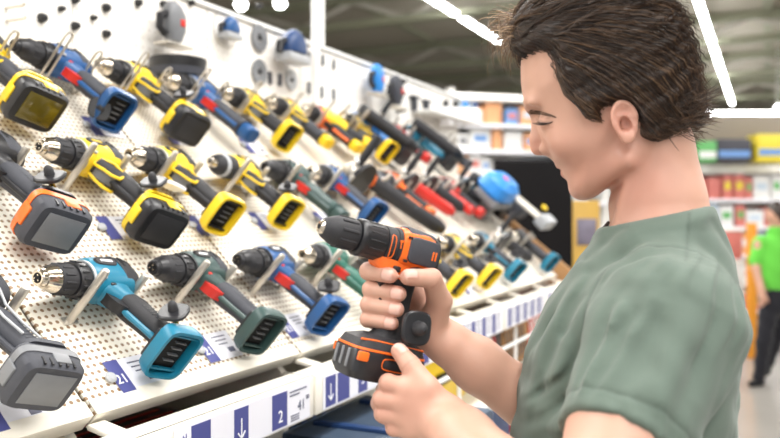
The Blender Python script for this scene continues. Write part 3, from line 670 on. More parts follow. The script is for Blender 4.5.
def wall_tool(px, py, body, lb, kind='sander', s=1.):
    y, z = BYZ(px, py)
    R = empty('wall_'+kind, Matrix.Translation((XB+.045*s, y, z)) @ Matrix.Rotation(PI/2, 4, 'Z') @ Matrix.Scale(s, 4), lb, kind, 'sample tools hung on the back boards')
    if kind == 'jigsaw':
        MB().loft([((0, 0, -.05), (.022, 0, 0), (0, .018, 0), 3), ((0, 0, -.02), (.035, 0, 0), (0, .024, 0), 3), ((.002, 0, .02), (.036, 0, 0), (0, .024, 0), 3), ((-.004, 0, .045), (.026, 0, 0), (0, .02, 0), 3), ((-.006, 0, .058), (.012, 0, 0), (0, .012, 0), 2)], 24).build('motor_housing', body, R)
        MB().tube([(-.03, 0, .02), (-.055, 0, .012), (-.058, 0, -.02), (-.035, 0, -.035)], .011, 10).build('handle', dark, R)
        MB().box((0, 0, -.062), (.11, .05, .008), .002).build('base_shoe', steel, R); MB().box((.01, -.024, .0), (.02, .004, .02), .002).build('switch', red, R)
    else:
        MB().loft([((0, 0, -.02), (.05, 0, 0), (0, .03, 0), 3), ((0, 0, .0), (.054, 0, 0), (0, .032, 0), 3), ((0, 0, .025), (.044, 0, 0), (0, .03, 0), 2.6), ((.002, 0, .045), (.026, 0, 0), (0, .02, 0), 2.4), ((.002, 0, .052), (.012, 0, 0), (0, .01, 0), 2)], 24).build('motor_housing', body, R)
        MB().box((0, 0, -.038), (.12, .06, .028), .006).build('sanding_pad', lgrey, R); MB().tube([(-.05, 0, .01), (-.075, 0, .0), (-.08, 0, -.03)], .012, 10).build('dust_port', dark, R)
wall_tool(161, 25, grey, 'grey jigsaw hung high on the board above the top row', 'jigsaw', .95)
wall_tool(223, 29, blue, 'small blue sander in a wire ring on the perforated board', 'sander', .62)
wall_tool(281, 48, dblue, 'navy sander with pale pad hung beside the white upright', 'sander', 1.05)
wall_tool(367, 80, bblue, 'narrow blue tool hung on the board right of the upright', 'jigsaw', 1.0)
wall_tool(385, 92, dgrey, 'dark tool with red switch hung farther along the board', 'jigsaw', 1.1)
y, z = BYZ(224, 29)
tag(MB().tube([(XB+.004, y+.055*math.cos(a*PI/14), z+.055*math.sin(a*PI/14)) for a in range(28)], .0016, 6, closed=True).build('wire_ring', steel), 'thin wire ring around the small blue sander', 'ring')
for i, (px, py, r, m) in enumerate(((258, 38, .042, grey), (258, 72, .040, grey), (290, 80, .034, lgrey), (269, 78, .026, dgrey), (279, 80, .026, dgrey), (308, 57, .024, grey), (322, 60, .024, grey), (333, 64, .024, grey), (308, 88, .026, grey), (321, 92, .026, grey), (333, 94, .026, grey))):
    y, z = BYZ(px, py)
    if i < 3:
        R = empty('sanding_disc', (XB+.004, y, z), ['grey sanding disc, upper one of the pair beside the navy sander', 'grey sanding disc, lower one of the pair below the navy sander', 'pale sanding disc below the navy sander, nearest the upright'][i], 'sanding disc', 'discs on the back boards')
        b = MB(); pr = [(.000, r), (.004, r), (.004, r*.3), (.0, r*.3)]; b.lathe(pr+[pr[0]], 'x', 28, cap=False); b.build('disc', m, R); MB().lathe([(-.002, .008), (.008, .006)], 'x', 12).build('centre_peg', dark, R)
    else:
        tag(MB().box((XB+.004, y, z), (.008, .018, r*1.6), .003).build('slotted_scraper', m), 'narrow grey saw blade card hanging on the back board', 'blade card', 'narrow blade cards on the back boards')
for i, (px, py) in enumerate(((397, 82), (396, 94), (397, 110))):
    y, z = BYZ(px, py); tag(MB().lathe([(-.004, .014), (.03, .013), (.045, .006)], 'x', 16, (XB, y, z)).build('hole_cutter', knob), ['black round cutter on the board, top of three', 'black round cutter on the board, middle of three', 'black round cutter on the board, lowest of three'][i], 'cutter', 'three black cutters')
for i, (px, py) in enumerate(((412, 104), (424, 108))):
    y, z = BYZ(px, py); tag(MB().box((XB+.012, y, z), (.024, .026, .07), .004).box((XB+.012, y, z+.03), (.03, .07, .012), .003).build('blister_tool', dgrey), ['dark T-shaped blister tool hung toward the far boards, nearer one', 'dark T-shaped blister tool hung toward the far boards, farther one'][i], 'blister pack', 'T-shaped packs')
for i, px in enumerate((436, 446, 456, 466)):
    y, z = BYZ(px, 116)
    R = empty('spray_bottle', (XB+.05, y, z-.05), ['white bottle with black cap on the far wall ledge, nearest one', 'white bottle with black cap on the far wall ledge, second one', 'white bottle with blue cap on the far wall ledge, third one', 'white bottle with navy cap on the far wall ledge, last one'][i], 'bottle', 'bottles on the far wall ledge')
    MB().lathe([(0, .030), (.004, .036), (.07, .036), (.085, .018), (.095, .014)], 'z', 20).build('bottle_body', wht, R)
    MB().lathe([(.09, .016), (.115, .015), (.125, .008)], 'z', 16).build('cap', [knob, knob, bblue, dblue][i], R)
y0, z0 = BYZ(430, 135); y1, _ = BYZ(474, 135)
tag(MB().box((XB+.05, 3.6, z-.056), (.10, .6, .01), .002).build('wall_ledge', white), 'white ledge on the far back boards carrying bottles', 'ledge')
y, z = BYZ(178, 68)
R = empty('round_tray', (XB+.078, 1.63, zWb-.046), 'low black round container sitting at the top of the slope under the boards', 'container')
MB().lathe([(0, .062), (.006, .068), (.05, .073), (.056, .073), (.057, .066), (.02, .061)], 'z', 32).build('container_body', knob, R)
MB().lathe([(.012, .0705), (.03, .0725)], 'z', 32, cap=False).build('rim_band', dgrey, R)
# wooden cheek at the far end of the rack
tag(MB().prism([(-A0+.05, Z0-.10), (-A0+.06, Z0+.02), (-A0-.60, Z0+.56), (-A0-.66, Z0+.50), (-A0-.66, 0.0), (-A0+.05, 0.0)], 3.335, 3.36).build('end_cheek', carton), 'brown wooden cheek closing the far end of the rack', 'end panel')
# ------------------------------------------------------------------ beyond the rack
# big dark screen on a stand
def CWM(u, v, z, a=0): return Matrix.Translation(CW(u, v, z)) @ Matrix.Rotation(YAW+a, 4, 'Z')
o = empty('display_screen', CWM(.82, 4.6, 0), 'large black display screen standing beyond the end of the rack', 'screen')
scr = mat('screen_black', (14, 12, 14), .6, 0, .3, 3, spec=.15)
MB().box((0, 0, 1.52), (.45, .06, .80), .008).build('screen_frame', scr, o); MB().box((0, -.032, 1.52), (.42, .004, .76)).build('screen_face', scr, o)
MB().box((0, 0, .56), (.10, .05, 1.12), .01).build('stand_column', dark, o); MB().box((0, 0, .015), (.5, .35, .03), .008).build('stand_foot', dark, o)
# yellow boxed product stand behind
o = empty('yellow_banner_stand', CWM(1.07, 4.95, 0), 'yellow and grey upright product stand between the screen and the man', 'display stand')
MB().box((.10, 0, .845), (.20, .22, 1.69), .006).build('stand_body', mat('ochre_board', (196, 156, 66), .5, 0, .15, 6), o)
MB().box((.12, -.113, 1.50), (.12, .006, .16), .002).build('stand_picture', mat('picture_grey', (118, 112, 128), .5, 0, .4, 14), o)
MB().box((.10, -.113, .9), (.2, .006, .5), .002).build('stand_panel', mat('grey_board', (140, 140, 150), .5, 0, .2, 8), o)
# goods shelving
boxcols = [mat('pack_white', (226, 226, 226)), mat('pack_blue', (110, 150, 205)), mat('pack_red', (206, 120, 112)), mat('pack_green', (96, 172, 100)), mat('pack_yellow', (224, 204, 60)), mat('pack_dark', (60, 60, 70)), mat('pack_orange', (225, 165, 120)), mat('pack_pale', (190, 205, 220))]
shelfw = mat('shelf_white', (240, 238, 234), .5, 0, .04, 3)
def shelving(name, u, v, L, H, levels, label, ang=0, seed=1, colr=None, head=None, glabel=''):
    rr = random.Random(seed); R = empty(name, CWM(u, v, 0, ang), label, 'shelving unit')
    MB().box((0, .3, H/2), (L, .03, H)).build('back_panel', shelfw, R)
    for s in (-1, 1): MB().box((s*L/2, .1, H/2), (.05, .45, H)).build('upright', shelfw, R)
    zs = [.12+(H-.25)*i/levels for i in range(levels+1)]
    for i, z in enumerate(zs): MB().box((0, .08, z), (L, .44, .035), .004).build('shelf_board', shelfw, R)
    for i, z in enumerate(zs[:-1]): MB().box((0, -.15, z-.01), (L, .012, .05), .002).build('price_strip', paper, R)
    Mw = CWM(u, v, 0, ang); gap = (H-.25)/levels
    for i, z in enumerate(zs[:-1]):
        x = -L/2+.08
        while x < L/2-.2:
            wd = rr.uniform(.10, .30); hh = gap*rr.uniform(.55, .88); c = rr.choice(colr or boxcols)
            if x+wd > L/2-.06: break
            b = empty('boxed_product', Mw @ Matrix.Translation((x+wd/2, .06, z+.018)), f'{c.name.replace("pack_", "")} carton, one of the boxed goods on {glabel}', 'box', f'boxed goods on {glabel}')
            b['label'] = f'{c.name.replace("pack_", "")} boxed product among the goods on {glabel}'
            b['group'] = f'{c.name.replace("pack_", "")} boxed goods on {glabel}'
            MB().box((0, 0, hh/2), (wd*.94, .3, hh), .004).build('carton_body', c, b)
            MB().box((0, -.1515, hh*.55), (wd*.6, .002, hh*.32)).build('printed_panel', rr.choice(boxcols), b, smooth=0)
            x += wd+rr.uniform(.0, .05)
    if head:
        MB().box((0, -.13, H+.18), (L, .04, .34), .005).build('header_board', head, R)
    return R
shelving('goods_shelving', 1.75, 10.2, 2.1, 3.15, 9, 'white goods shelving far beyond the screen, left of the man\'s face', .25, 3, [boxcols[0], boxcols[7], boxcols[0], boxcols[1], boxcols[6]], None, 'the shelving left of the man\'s face')
shelving('goods_shelving', 4.95, 12.2, 3.1, 2.35, 5, 'white goods shelving across the aisle end behind the man\'s neck', 0, 5, [boxcols[0], boxcols[0], boxcols[7], boxcols[2], boxcols[1], boxcols[6]], None, 'the shelving behind the man\'s neck')
hb = mat('header_beige', (146, 136, 122), .6, 0, .05, 2)
o = empty('header_sign', CWM(5.4, 12.6, 2.76), 'long plain brown-grey header board hung above the aisle-end shelving', 'header board')
MB().box((0, 0, .18), (4.6, .06, .42), .01).build('board', hb, o); MB().tube([(-2, 0, .38), (-2, 0, 2.55)], .012, 6).build('hanger', steel, o); MB().tube([(1, 0, .38), (1, 0, 2.55)], .012, 6).build('hanger', steel, o)
# big packs on top shelf behind the neck
for i, (px0, px1, py0, py1, m, m2, lb) in enumerate((
    (694, 712, 142, 166, boxcols[3], boxcols[0], 'small green and white carton on top of the aisle-end shelving'),
    (713, 746, 140, 166, boxcols[5], boxcols[1], 'dark carton with blue stripe on top of the aisle-end shelving'),
    (752, 792, 135, 168, boxcols[4], boxcols[1], 'yellow-green carton with blue and white stripe on top of the shelving'))):
    Dd = 12.0; u0, u1 = (px0-390)/800*Dd, (px1-390)/800*Dd; zz0 = 2.36; zz1 = HC+(212-py0)/800*Dd
    o = empty('product_carton', CWM((u0+u1)/2, Dd, zz0), lb, 'carton', 'large cartons on top of the aisle-end shelving')
    MB().box((0, 0, (zz1-zz0)/2), (u1-u0, .35, zz1-zz0), .006).build('carton_body', m, o)
    MB().box((0, -.177, (zz1-zz0)*.35), ((u1-u0)*.92, .004, .10)).build('carton_stripe', m2, o, smooth=0)
# orange upright and stack of red goods beside the worker
tag(MB().box(CW(4.0, 8.85, .75), (.09, .09, 1.5), .01, Matrix.Rotation(YAW, 4, 'Z')).build('orange_post', mat('orange_paint', (228, 150, 40), .5)), 'orange upright post standing behind the worker in green', 'post')
for i, (u, v, z, m) in enumerate(((3.85, 9.3, 0, boxcols[2]), (3.85, 9.3, .36, boxcols[6]), (3.86, 9.3, .72, boxcols[0]), (3.84, 9.3, 1.08, boxcols[2]))):
    o = empty('goods_crate', CWM(u, v, z), ['red crate at the bottom of the stack beside the orange post', 'orange crate second in the stack beside the orange post', 'white crate third in the stack beside the orange post', 'red crate topmost in the stack beside the orange post'][i], 'crate', 'stacked crates beside the orange post')
    MB().box((0, 0, .17), (.36, .36, .33), .01).build('crate_body', m, o); MB().box((0, 0, .335), (.38, .38, .03), .006).build('crate_rim', shelfw, o)
# ================================================================== people : signed distance bodies meshed as one surface
def V(*a): return np.array(a, float)
def Cp(px, py, v): return V((px-390)/800*v, v, HC+(212-py)/800*v)
def cone(p, a, b, ra, rb):
    ba = b-a; t = np.clip(((p-a)@ba)/(ba@ba), 0, 1)
    return np.linalg.norm(p-a-t[:, None]*ba, axis=1)-(ra+(rb-ra)*t)
def chain(p, pts, rs, k=.003):
    d = None
    for i in range(len(pts)-1):
        e = cone(p, pts[i], pts[i+1], rs[i], rs[i+1]); d = e if d is None else smin(d, e, k)
    return d
def smin(a, b, k):
    h = np.clip(.5+.5*(b-a)/k, 0, 1); return b*(1-h)+a*h-k*h*(1-h)
def smax(a, b, k): return -smin(-a, -b, k)
def ell(p, c, r, R=None):
    q = p-c
    if R is not None: q = q@R
    q = q/np.array(r); n = np.linalg.norm(q, axis=1); g = np.linalg.norm(q/np.array(r), axis=1)+1e-9
    return n*(n-1)/g
def sph(p, c, r): return np.linalg.norm(p-c, axis=1)-r
def poly2(x, z, P):
    P = np.array(P); d = np.full(len(x), 1e9); s = np.ones(len(x)); N = len(P)
    for i in range(N):
        a = P[i]; b = P[i-1]; ex, ez = b[0]-a[0], b[1]-a[1]; wx, wz = x-a[0], z-a[1]
        t = np.clip((wx*ex+wz*ez)/(ex*ex+ez*ez), 0, 1); dx, dz = wx-ex*t, wz-ez*t
        d = np.minimum(d, dx*dx+dz*dz)
        c1 = z >= a[1]; c2 = z < b[1]; c3 = ex*wz > ez*wx
        fl = (c1 & c2 & c3) | (~c1 & ~c2 & ~c3); s = np.where(fl, -s, s)
    return s*np.sqrt(d)
def smooth_poly(P, n=3):
    P = [np.array(p, float) for p in P]
    for _ in range(n):
        Q = []
        for i in range(len(P)):
            a, b = P[i], P[(i+1) % len(P)]; Q += [a*.75+b*.25, a*.25+b*.75]
        P = Q
    return P
def nets(f, lo, hi, h, B=10, lip=1.7):
    """sparse surface nets of f over a box"""
    lo = np.array(lo, float); nb = np.ceil((np.array(hi)-lo)/(h*B)).astype(int)
    g = np.stack(np.meshgrid(*[np.arange(k) for k in nb], indexing='ij'), -1).reshape(-1, 3)
    c = lo+(g+.5)*h*B; val = np.concatenate([f(c[i:i+200000]) for i in range(0, len(c), 200000)])
    g = g[np.abs(val) < h*B*.87*lip+h]
    dims = nb*B+2
    cor = np.stack(np.meshgrid(*[np.arange(B+1)]*3, indexing='ij'), -1).reshape(-1, 3)
    key = lambda q: (q[..., 0]*dims[1]+q[..., 1])*dims[2]+q[..., 2]
    keys = []; pos = []; edges = [[], [], []]
    off8 = np.array([[i, j, k] for i in (0, 1) for j in (0, 1) for k in (0, 1)])
    E12 = [(a, b) for a in range(8) for b in range(a+1, 8) if np.abs(off8[a]-off8[b]).sum() == 1]
    for s0 in range(0, len(g), 150):
        gb = g[s0:s0+150]; q = gb[:, None, :]*B+cor[None]
        P = lo+q.reshape(-1, 3)*h; F = f(P).reshape(len(gb), B+1, B+1, B+1)
        C8 = np.stack([F[:, o[0]:B+o[0], o[1]:B+o[1], o[2]:B+o[2]] for o in off8], -1)
        sg = C8 < 0; act = sg.any(-1) & ~sg.all(-1)
        b, i, j, k = np.nonzero(act)
        if len(b):
            v8 = C8[b, i, j, k]; base = gb[b]*B+np.stack([i, j, k], 1)
            acc = np.zeros((len(b), 3)); cnt = np.zeros(len(b))
            for (a, e) in E12:
                va, ve = v8[:, a], v8[:, e]; m = (va < 0) != (ve < 0)
                t = np.where(m, va/np.where(m, va-ve, 1), 0)[:, None]
                acc += np.where(m[:, None], off8[a]+(off8[e]-off8[a])*t, 0); cnt += m
            pos.append(lo+(base+acc/cnt[:, None])*h); keys.append(key(base))
        for ax in range(3):
            sl = [slice(0, B)]*3; sl2 = list(sl); sl2[ax] = slice(1, B+1)
            A = F[(slice(None), *sl)] < 0; Bq = F[(slice(None), *sl2)] < 0
            b, i, j, k = np.nonzero(A != Bq)
            if len(b): edges[ax].append(np.concatenate([gb[b]*B+np.stack([i, j, k], 1), A[b, i, j, k][:, None]], 1))
    keys = np.concatenate(keys); pos = np.concatenate(pos); o = np.argsort(keys); keys = keys[o]; pos = pos[o]
    faces = []
    for ax in range(3):
        if not edges[ax]: continue
        e = np.concatenate(edges[ax]); q = e[:, :3]; s = e[:, 3].astype(bool)
        u, w = [(1, 2), (2, 0), (0, 1)][ax]; du = np.zeros(3, int); du[u] = 1; dw = np.zeros(3, int); dw[w] = 1
        ks = np.stack([key(q-du-dw), key(q-dw), key(q), key(q-du)], 1); ix = np.searchsorted(keys, ks); ix = np.minimum(ix, len(keys)-1)
        ok = (keys[ix] == ks).all(1); F4 = ix[ok]; s = s[ok]; F4[~s] = F4[~s][:, ::-1]; faces.append(F4)
    return pos, np.concatenate(faces)
def nmesh(name, pos, faces, m, parent, relax=0, tint=None, **kw):
    if relax:
        ea = np.concatenate([faces[:, [0, 1]], faces[:, [1, 2]], faces[:, [2, 3]], faces[:, [3, 0]]])
        for _ in range(relax):
            acc = np.zeros_like(pos); cnt = np.zeros(len(pos))
            for c_ in range(3):
                acc[:, c_] = np.bincount(ea[:, 0], pos[ea[:, 1], c_], len(pos))+np.bincount(ea[:, 1], pos[ea[:, 0], c_], len(pos))
            cnt = np.bincount(ea[:, 0], minlength=len(pos))+np.bincount(ea[:, 1], minlength=len(pos))
            pos = pos*.5+.5*acc/np.maximum(cnt, 1)[:, None]
    me = bpy.data.meshes.new(name); me.vertices.add(len(pos)); me.vertices.foreach_set('co', pos.astype(np.float32).ravel())
    nf = len(faces); me.loops.add(nf*4); me.loops.foreach_set('vertex_index', faces.astype(np.int32).ravel())
    me.polygons.add(nf); me.polygons.foreach_set('loop_start', np.arange(0, nf*4, 4, dtype=np.int32)); me.polygons.foreach_set('loop_total', np.full(nf, 4, np.int32))
    me.update(); me.validate(); me.polygons.foreach_set('use_smooth', [True]*len(me.polygons)); me.materials.append(m)
    if tint is not None:
        at = me.color_attributes.new('Tint', 'FLOAT_COLOR', 'POINT'); t4 = np.ones((len(pos), 4), np.float32); t4[:, :3] = tint(pos); at.data.foreach_set('color', t4.ravel())
    o = bpy.data.objects.new(name, me); COL.objects.link(o); o.parent = parent; return tag(o, **kw)
def vmat(name, rough, sss=0, bump=0, bscale=300, var=.05, sheen=0, spec=.5, weave=0):
    m = bpy.data.materials.new(name); m.use_nodes = True; nt = m.node_tree; b = nt.nodes['Principled BSDF']
    at = nt.nodes.new('ShaderNodeAttribute'); at.attribute_name = 'Tint'
    tc = nt.nodes.new('ShaderNodeTexCoord'); nz = nt.nodes.new('ShaderNodeTexNoise'); nz.inputs['Scale'].default_value = 60; nz.inputs['Detail'].default_value = 5
    nt.links.new(tc.outputs['Object'], nz.inputs['Vector'])
    mr = nt.nodes.new('ShaderNodeMapRange'); mr.inputs['To Min'].default_value = 1-var; mr.inputs['To Max'].default_value = 1+var; nt.links.new(nz.outputs['Fac'], mr.inputs['Value'])
    mx = nt.nodes.new('ShaderNodeVectorMath'); mx.operation = 'SCALE'; nt.links.new(at.outputs['Color'], mx.inputs[0]); nt.links.new(mr.outputs[0], mx.inputs['Scale'])
    nt.links.new(mx.outputs[0], b.inputs['Base Color']); b.inputs['Roughness'].default_value = rough; b.inputs['Specular IOR Level'].default_value = spec
    if sss:
        b.inputs['Subsurface Weight'].default_value = sss; b.inputs['Subsurface Radius'].default_value = (1, .4, .25); b.inputs['Subsurface Scale'].default_value = .008
    if sheen: b.inputs['Sheen Weight'].default_value = sheen
    if bump:
        n2 = nt.nodes.new('ShaderNodeTexNoise'); n2.inputs['Scale'].default_value = bscale; n2.inputs['Detail'].default_value = 4; nt.links.new(tc.outputs['Object'], n2.inputs['Vector'])
        bp = nt.nodes.new('ShaderNodeBump'); bp.inputs['Strength'].default_value = bump; bp.inputs['Distance'].default_value = .001
        nt.links.new(n2.outputs['Fac'], bp.inputs['Height']); nt.links.new(bp.outputs['Normal'], b.inputs['Normal'])
    return m
skinm = vmat('skin', .46, .10, .10, 700, .04); hairm = vmat('hair', .42, 0, 0, 300, .15, 0, .6); clothm = vmat('cotton', .85, 0, .3, 900, .05, .15, .2)
# ---- head frame : x toward where he faces, y to his left (toward the viewer), z up
HU, HV = .26, .94
Fu, Fv = -.964, .266; Su, Sv = -.266, -.964
def HX(px, py, y=0.):
    k = (px-390)/800; x = (k*(HV+Sv*y)-HU-Su*y)/(Fu-k*Fv); v = HV+Fv*x+Sv*y
    return V(x, y, HC+(212-py)/800*v)
def toH(p):
    a = p[:, 0]-HU; b = p[:, 1]-HV; return np.stack([a*Fu+b*Fv, a*Su+b*Sv, p[:, 2]], 1)
def fromH(q): return np.stack([HU+Fu*q[:, 0]+Su*q[:, 1], HV+Fv*q[:, 0]+Sv*q[:, 1], q[:, 2]], 1)
def hc(px, py, y=0.): return fromH(HX(px, py, y)[None])[0]
BETA = math.radians(20); cB, sB = math.cos(BETA), math.sin(BETA)
HC0 = HX(612, 95)
headP = smooth_poly([HX(*p)[[0, 2]] for p in ((535, 20), (525.5, 38), (521.5, 58), (521, 78), (522.5, 95), (526, 106), (531.5, 114), (536, 122), (539, 134), (544, 146), (549, 153), (551.5, 158), (555, 165), (561, 169), (564, 176), (568.5, 182), (571, 188), (575, 194), (582, 198.5), (590, 198), (601, 192), (614, 184), (630, 177), (645, 165), (662, 152), (678, 132), (687, 108), (688, 84), (682, 58), (669, 34), (651, 13), (628, -3), (600, -10), (570, -4), (549, 8))], 2)
def own(q):
    x, z = q[:, 0]-HC0[0], q[:, 2]-HC0[2]; return x*cB-z*sB, x*sB+z*cB
def f_skull(q):
    d2 = poly2(q[:, 0], q[:, 2], headP); a, b = own(q)
    W = np.interp(b, [-.135, -.115, -.09, -.05, -.01, .03, .07, .11], [.030, .040, .052, .063, .071, .0755, .074, .066])
    W = W*np.interp(a, [-.09, -.02, .05, .10], [.98, 1.03, .93, .80])
    R = np.interp(b, [-.12, -.06, 0, .08], [.045, .058, .068, .075])
    t = np.clip(-d2/R, -2, 1); p = 2.35
    return ((np.maximum(1-t, 0)**p+(np.abs(q[:, 1])/W)**p)**(1/p)-1)*.062
def f_head(q, ear=True):
    d = f_skull(q); y = q[:, 1]; qa = q.copy(); qa[:, 1] = np.abs(y)
    # brow, cheek, jaw
    d = smin(d, ell(qa, HX(536, 108, .0)+V(0, .024, 0), (.010, .024, .007)), .014)
    d = smin(d, ell(qa, HX(572, 143, .043), (.020, .012, .012)), .026)
    d = smin(d, cone(qa, HX(586, 187, .022), HX(626, 160, .054), .009, .012), .022)
    d = smin(d, ell(q, HX(579, 189.5, .0), (.010, .015, .010)), .012)
    # eye : socket, ball with lowered lid
    d = smax(d, -sph(qa, HX(534, 119, .0)+V(0, .033, 0), .0100), .016)
    ec = HX(549.5, 120.5, .032)
    d = smin(d, sph(qa, ec, .0120), .006)
    lidl = cone(qa, ec+V(.0110, -.006, -.0030), ec+V(.0070, .0115, -.0040), .0016, .0012); d = smin(d, lidl, .002)
    # nose
    n = smin(cone(q, HX(537, 116), HX(536.5, 140), .0062, .0076), cone(q, HX(536.5, 140), HX(537.6, 148.5), .0074, .0082), .006)
    n = smin(n, ell(qa, HX(547.5, 150)+V(0, .0120, 0), (.0092, .0062, .0075)), .0035)
    n = smin(n, cone(q, HX(540, 149), HX(551, 154), .0058, .0045), .005)
    d = smin(d, n, .0060); d = smax(d, -cone(qa, HX(553.0, 145.5, .0155), HX(555.5, 151.5, .0150), .0012, .0010), .0035)
    d = smax(d, -ell(qa, HX(543.5, 154.5)+V(0, .0072, 0), (.0050, .0028, .0035)), .002)
    # lips
    d = smin(d, cone(qa, HX(560.2, 165.6, 0), HX(573.5, 169.6, .023), .0054, .0014), .003)
    d = smin(d, cone(qa, HX(565.2, 173.8, 0), HX(574.5, 171.2, .022), .0056, .0014), .0035)
    d = smax(d, -cone(qa, HX(558.5, 169.6, 0), HX(575.5, 170.6, .0245), .0011, .0009), .002)
    if ear:
        ea = HX(625.5, 121, .0765); rx = math.radians(-14)
        e = q-ea; y2 = e[:, 1]-.010*0; ca, sa = math.cos(rx), math.sin(rx)
        ex = e[:, 0]*ca+e[:, 2]*sa; ez = -e[:, 0]*sa+e[:, 2]*ca
        tilt = -.30; exr = ex; ey = y2+ex*tilt-.003
        P = np.stack([exr, ey, ez*1.04], 1)/.88
        disc = ell(P, V(0, -.003, .001), (.0150, .0045, .0250)); lobe = ell(P, V(.003, -.002, -.0215), (.0085, .0042, .0085))
        e1 = smin(disc, lobe, .005)
        th = np.arctan2(P[:, 2]/.0235, P[:, 0]/.0140); rim = np.stack([.0140*np.cos(th), np.zeros(len(th)), .0235*np.sin(th)+.001], 1)
        rr = np.linalg.norm((P-rim)*V(1, 1, 1), axis=1)-np.where(th > -1.0, np.interp(np.abs(th-1.4), [0, 2.6, 3.2], [.0036, .0030, .0012]), .0012)
        e1 = smin(e1, rr, .0025)
        e1 = smax(e1, -ell(P, V(.0015, .0030, -.004), (.0080, .0130, .0105)), .0015)
        e1 = smax(e1, -ell(P, V(-.001, .0035, .0130), (.0088, .0062, .0062)), .002)
        e1 = smin(e1, cone(P, V(-.0085, .000, -.012), V(-.003, .001, .0055), .0022, .0022), .0015)
        e1 = smin(e1, ell(P, V(.0095, .0005, -.004), (.003, .003, .0045)), .003)
        back = ell(P, V(-.001, -.015, 0), (.009, .010, .015))
        d = smin(d, smin(e1, back, .004), .003)
        d = smax(d, -ell(P, V(.0020, .0020, -.004), (.0072, .0095, .0090)), .0015)
    return d
# ---- joints, camera aligned frame
shL, elL, wrL = Cp(668, 328, .80), Cp(577, 548, .675), Cp(447, 424, .852)
shR, elR, wrR = V(.375, 1.12, 1.515), Cp(622, 470, 1.0), Cp(450, 345, .955)
# held drill frame
ph = math.radians(28); hf = V(-.957*math.cos(ph), -math.sin(ph), .289*math.cos(ph)); hw = V(.09, .0, .99); hw = hw-hf*(hw@hf); hw /= np.linalg.norm(hw); hy = np.cross(hw, hf); hf = hf*.93; hw = hw*1.03; hy = hy*1.04
HT = Cp(319, 226, .872)
def HD(x, y, z):
    x -= .017; return HT+hf*x+hy*y+hw*z
LH = dict(th=([Cp(447, 414, .858), Cp(428, 388, .854), Cp(410, 365, .866), Cp(399, 351, .8755)], [.017, .0125, .0108, .0092]),
    f=[([Cp(411, 389, .858), Cp(388, 383, .868), Cp(384, 390, .895), Cp(393, 394, .917)], [.0115, .0098, .0088, .0080]),
       ([Cp(406, 402, .860), Cp(382, 399, .870), Cp(379, 403, .897), Cp(389, 403, .918)], [.0118, .0102, .0090, .0080]),
       ([Cp(407, 417, .862), Cp(384, 414, .871), Cp(382, 414, .897), Cp(392, 411, .916)], [.0115, .0098, .0088, .0078]),
       ([Cp(414, 430, .860), Cp(394, 428, .870), Cp(392, 419, .894), Cp(401, 412, .910)], [.0105, .0088, .0078, .0070])], w=wrL)
RHf = [([HD(-.142, -.036, -.034), HD(-.092, -.029, -.031), HD(-.068, -.012, -.033), HD(-.080, .019, -.032)], [.0120, .0108, .0100, .0089]),
       ([HD(-.146, -.038, -.052), HD(-.098, -.028, -.052), HD(-.077, -.010, -.052), HD(-.096, .022, -.049)], [.0122, .0110, .0101, .0090]),
       ([HD(-.148, -.037, -.069), HD(-.100, -.028, -.070), HD(-.079, -.010, -.069), HD(-.099, .021, -.066)], [.0120, .0107, .0098, .0088]),
       ([HD(-.150, -.034, -.084), HD(-.104, -.027, -.086), HD(-.083, -.010, -.085), HD(-.100, .017, -.082)], [.0110, .0098, .0090, .0080])]
RH = dict(th=([HD(-.172, -.004, -.086), HD(-.158, .018, -.046), HD(-.128, .0335, -.024), HD(-.097, .0310, -.029)], [.0190, .0145, .0112, .0094]), f=RHf, w=wrR)
def f_hand(p, Hn):
    w = Hn['w']; d = None
    for pts, rs in Hn['f']:
        pm = w*.92+pts[0]*.08; e = cone(p, pm, pts[0], .0165, .0125); d = e if d is None else smin(d, e, .012)
    tp, tr = Hn['th']
    d = smin(d, cone(p, w, tp[0], .020, tr[0]), .012)
    t = chain(p, tp, tr, .004); d = smin(d, t, .010)
    g = None
    for pts, rs in Hn['f']:
        e = chain(p, pts, rs, .0025)
        for q, r in ((pts[1], rs[1]*1.04), (pts[2], rs[2]*1.03)): e = smin(e, sph(p, q, r), .002)
        g = e if g is None else smin(g, e, .0012)
    return smin(d, g, .0045)
neckA, neckB, neckC = hc(653, 150), hc(659, 205), hc(662, 250)
def f_neck(p):
    q = toH(p); d = cone(p, neckA, neckB, .0460, .0485); d = smin(d, cone(p, neckB, neckC, .0485, .060), .02)
    d = smin(d, cone(p, hc(668, 136), hc(683, 226), .018, .024), .016)
    d = smin(d, cone(p, hc(640, 146, .046), hc(622, 232, .030), .0095, .0105), .010)
    d = smin(d, ell(q, HX(618, 207, 0), (.008, .010, .012)), .012)
    return d
cth = hc(640, 330); 
def f_arm(p, a, b, w, s):
    m = a*.5+b*.5; fa = b*.72+w*.28
    d = chain(p, [a, m, b], [.056, .049, .040], .02); d = smin(d, chain(p, [b, fa, w*.85+b*.15, w], [.041, .0425, .0295, .0265], .02), .015); return d
bbl = lambda p, c, r: np.linalg.norm(p-c, axis=1) < r
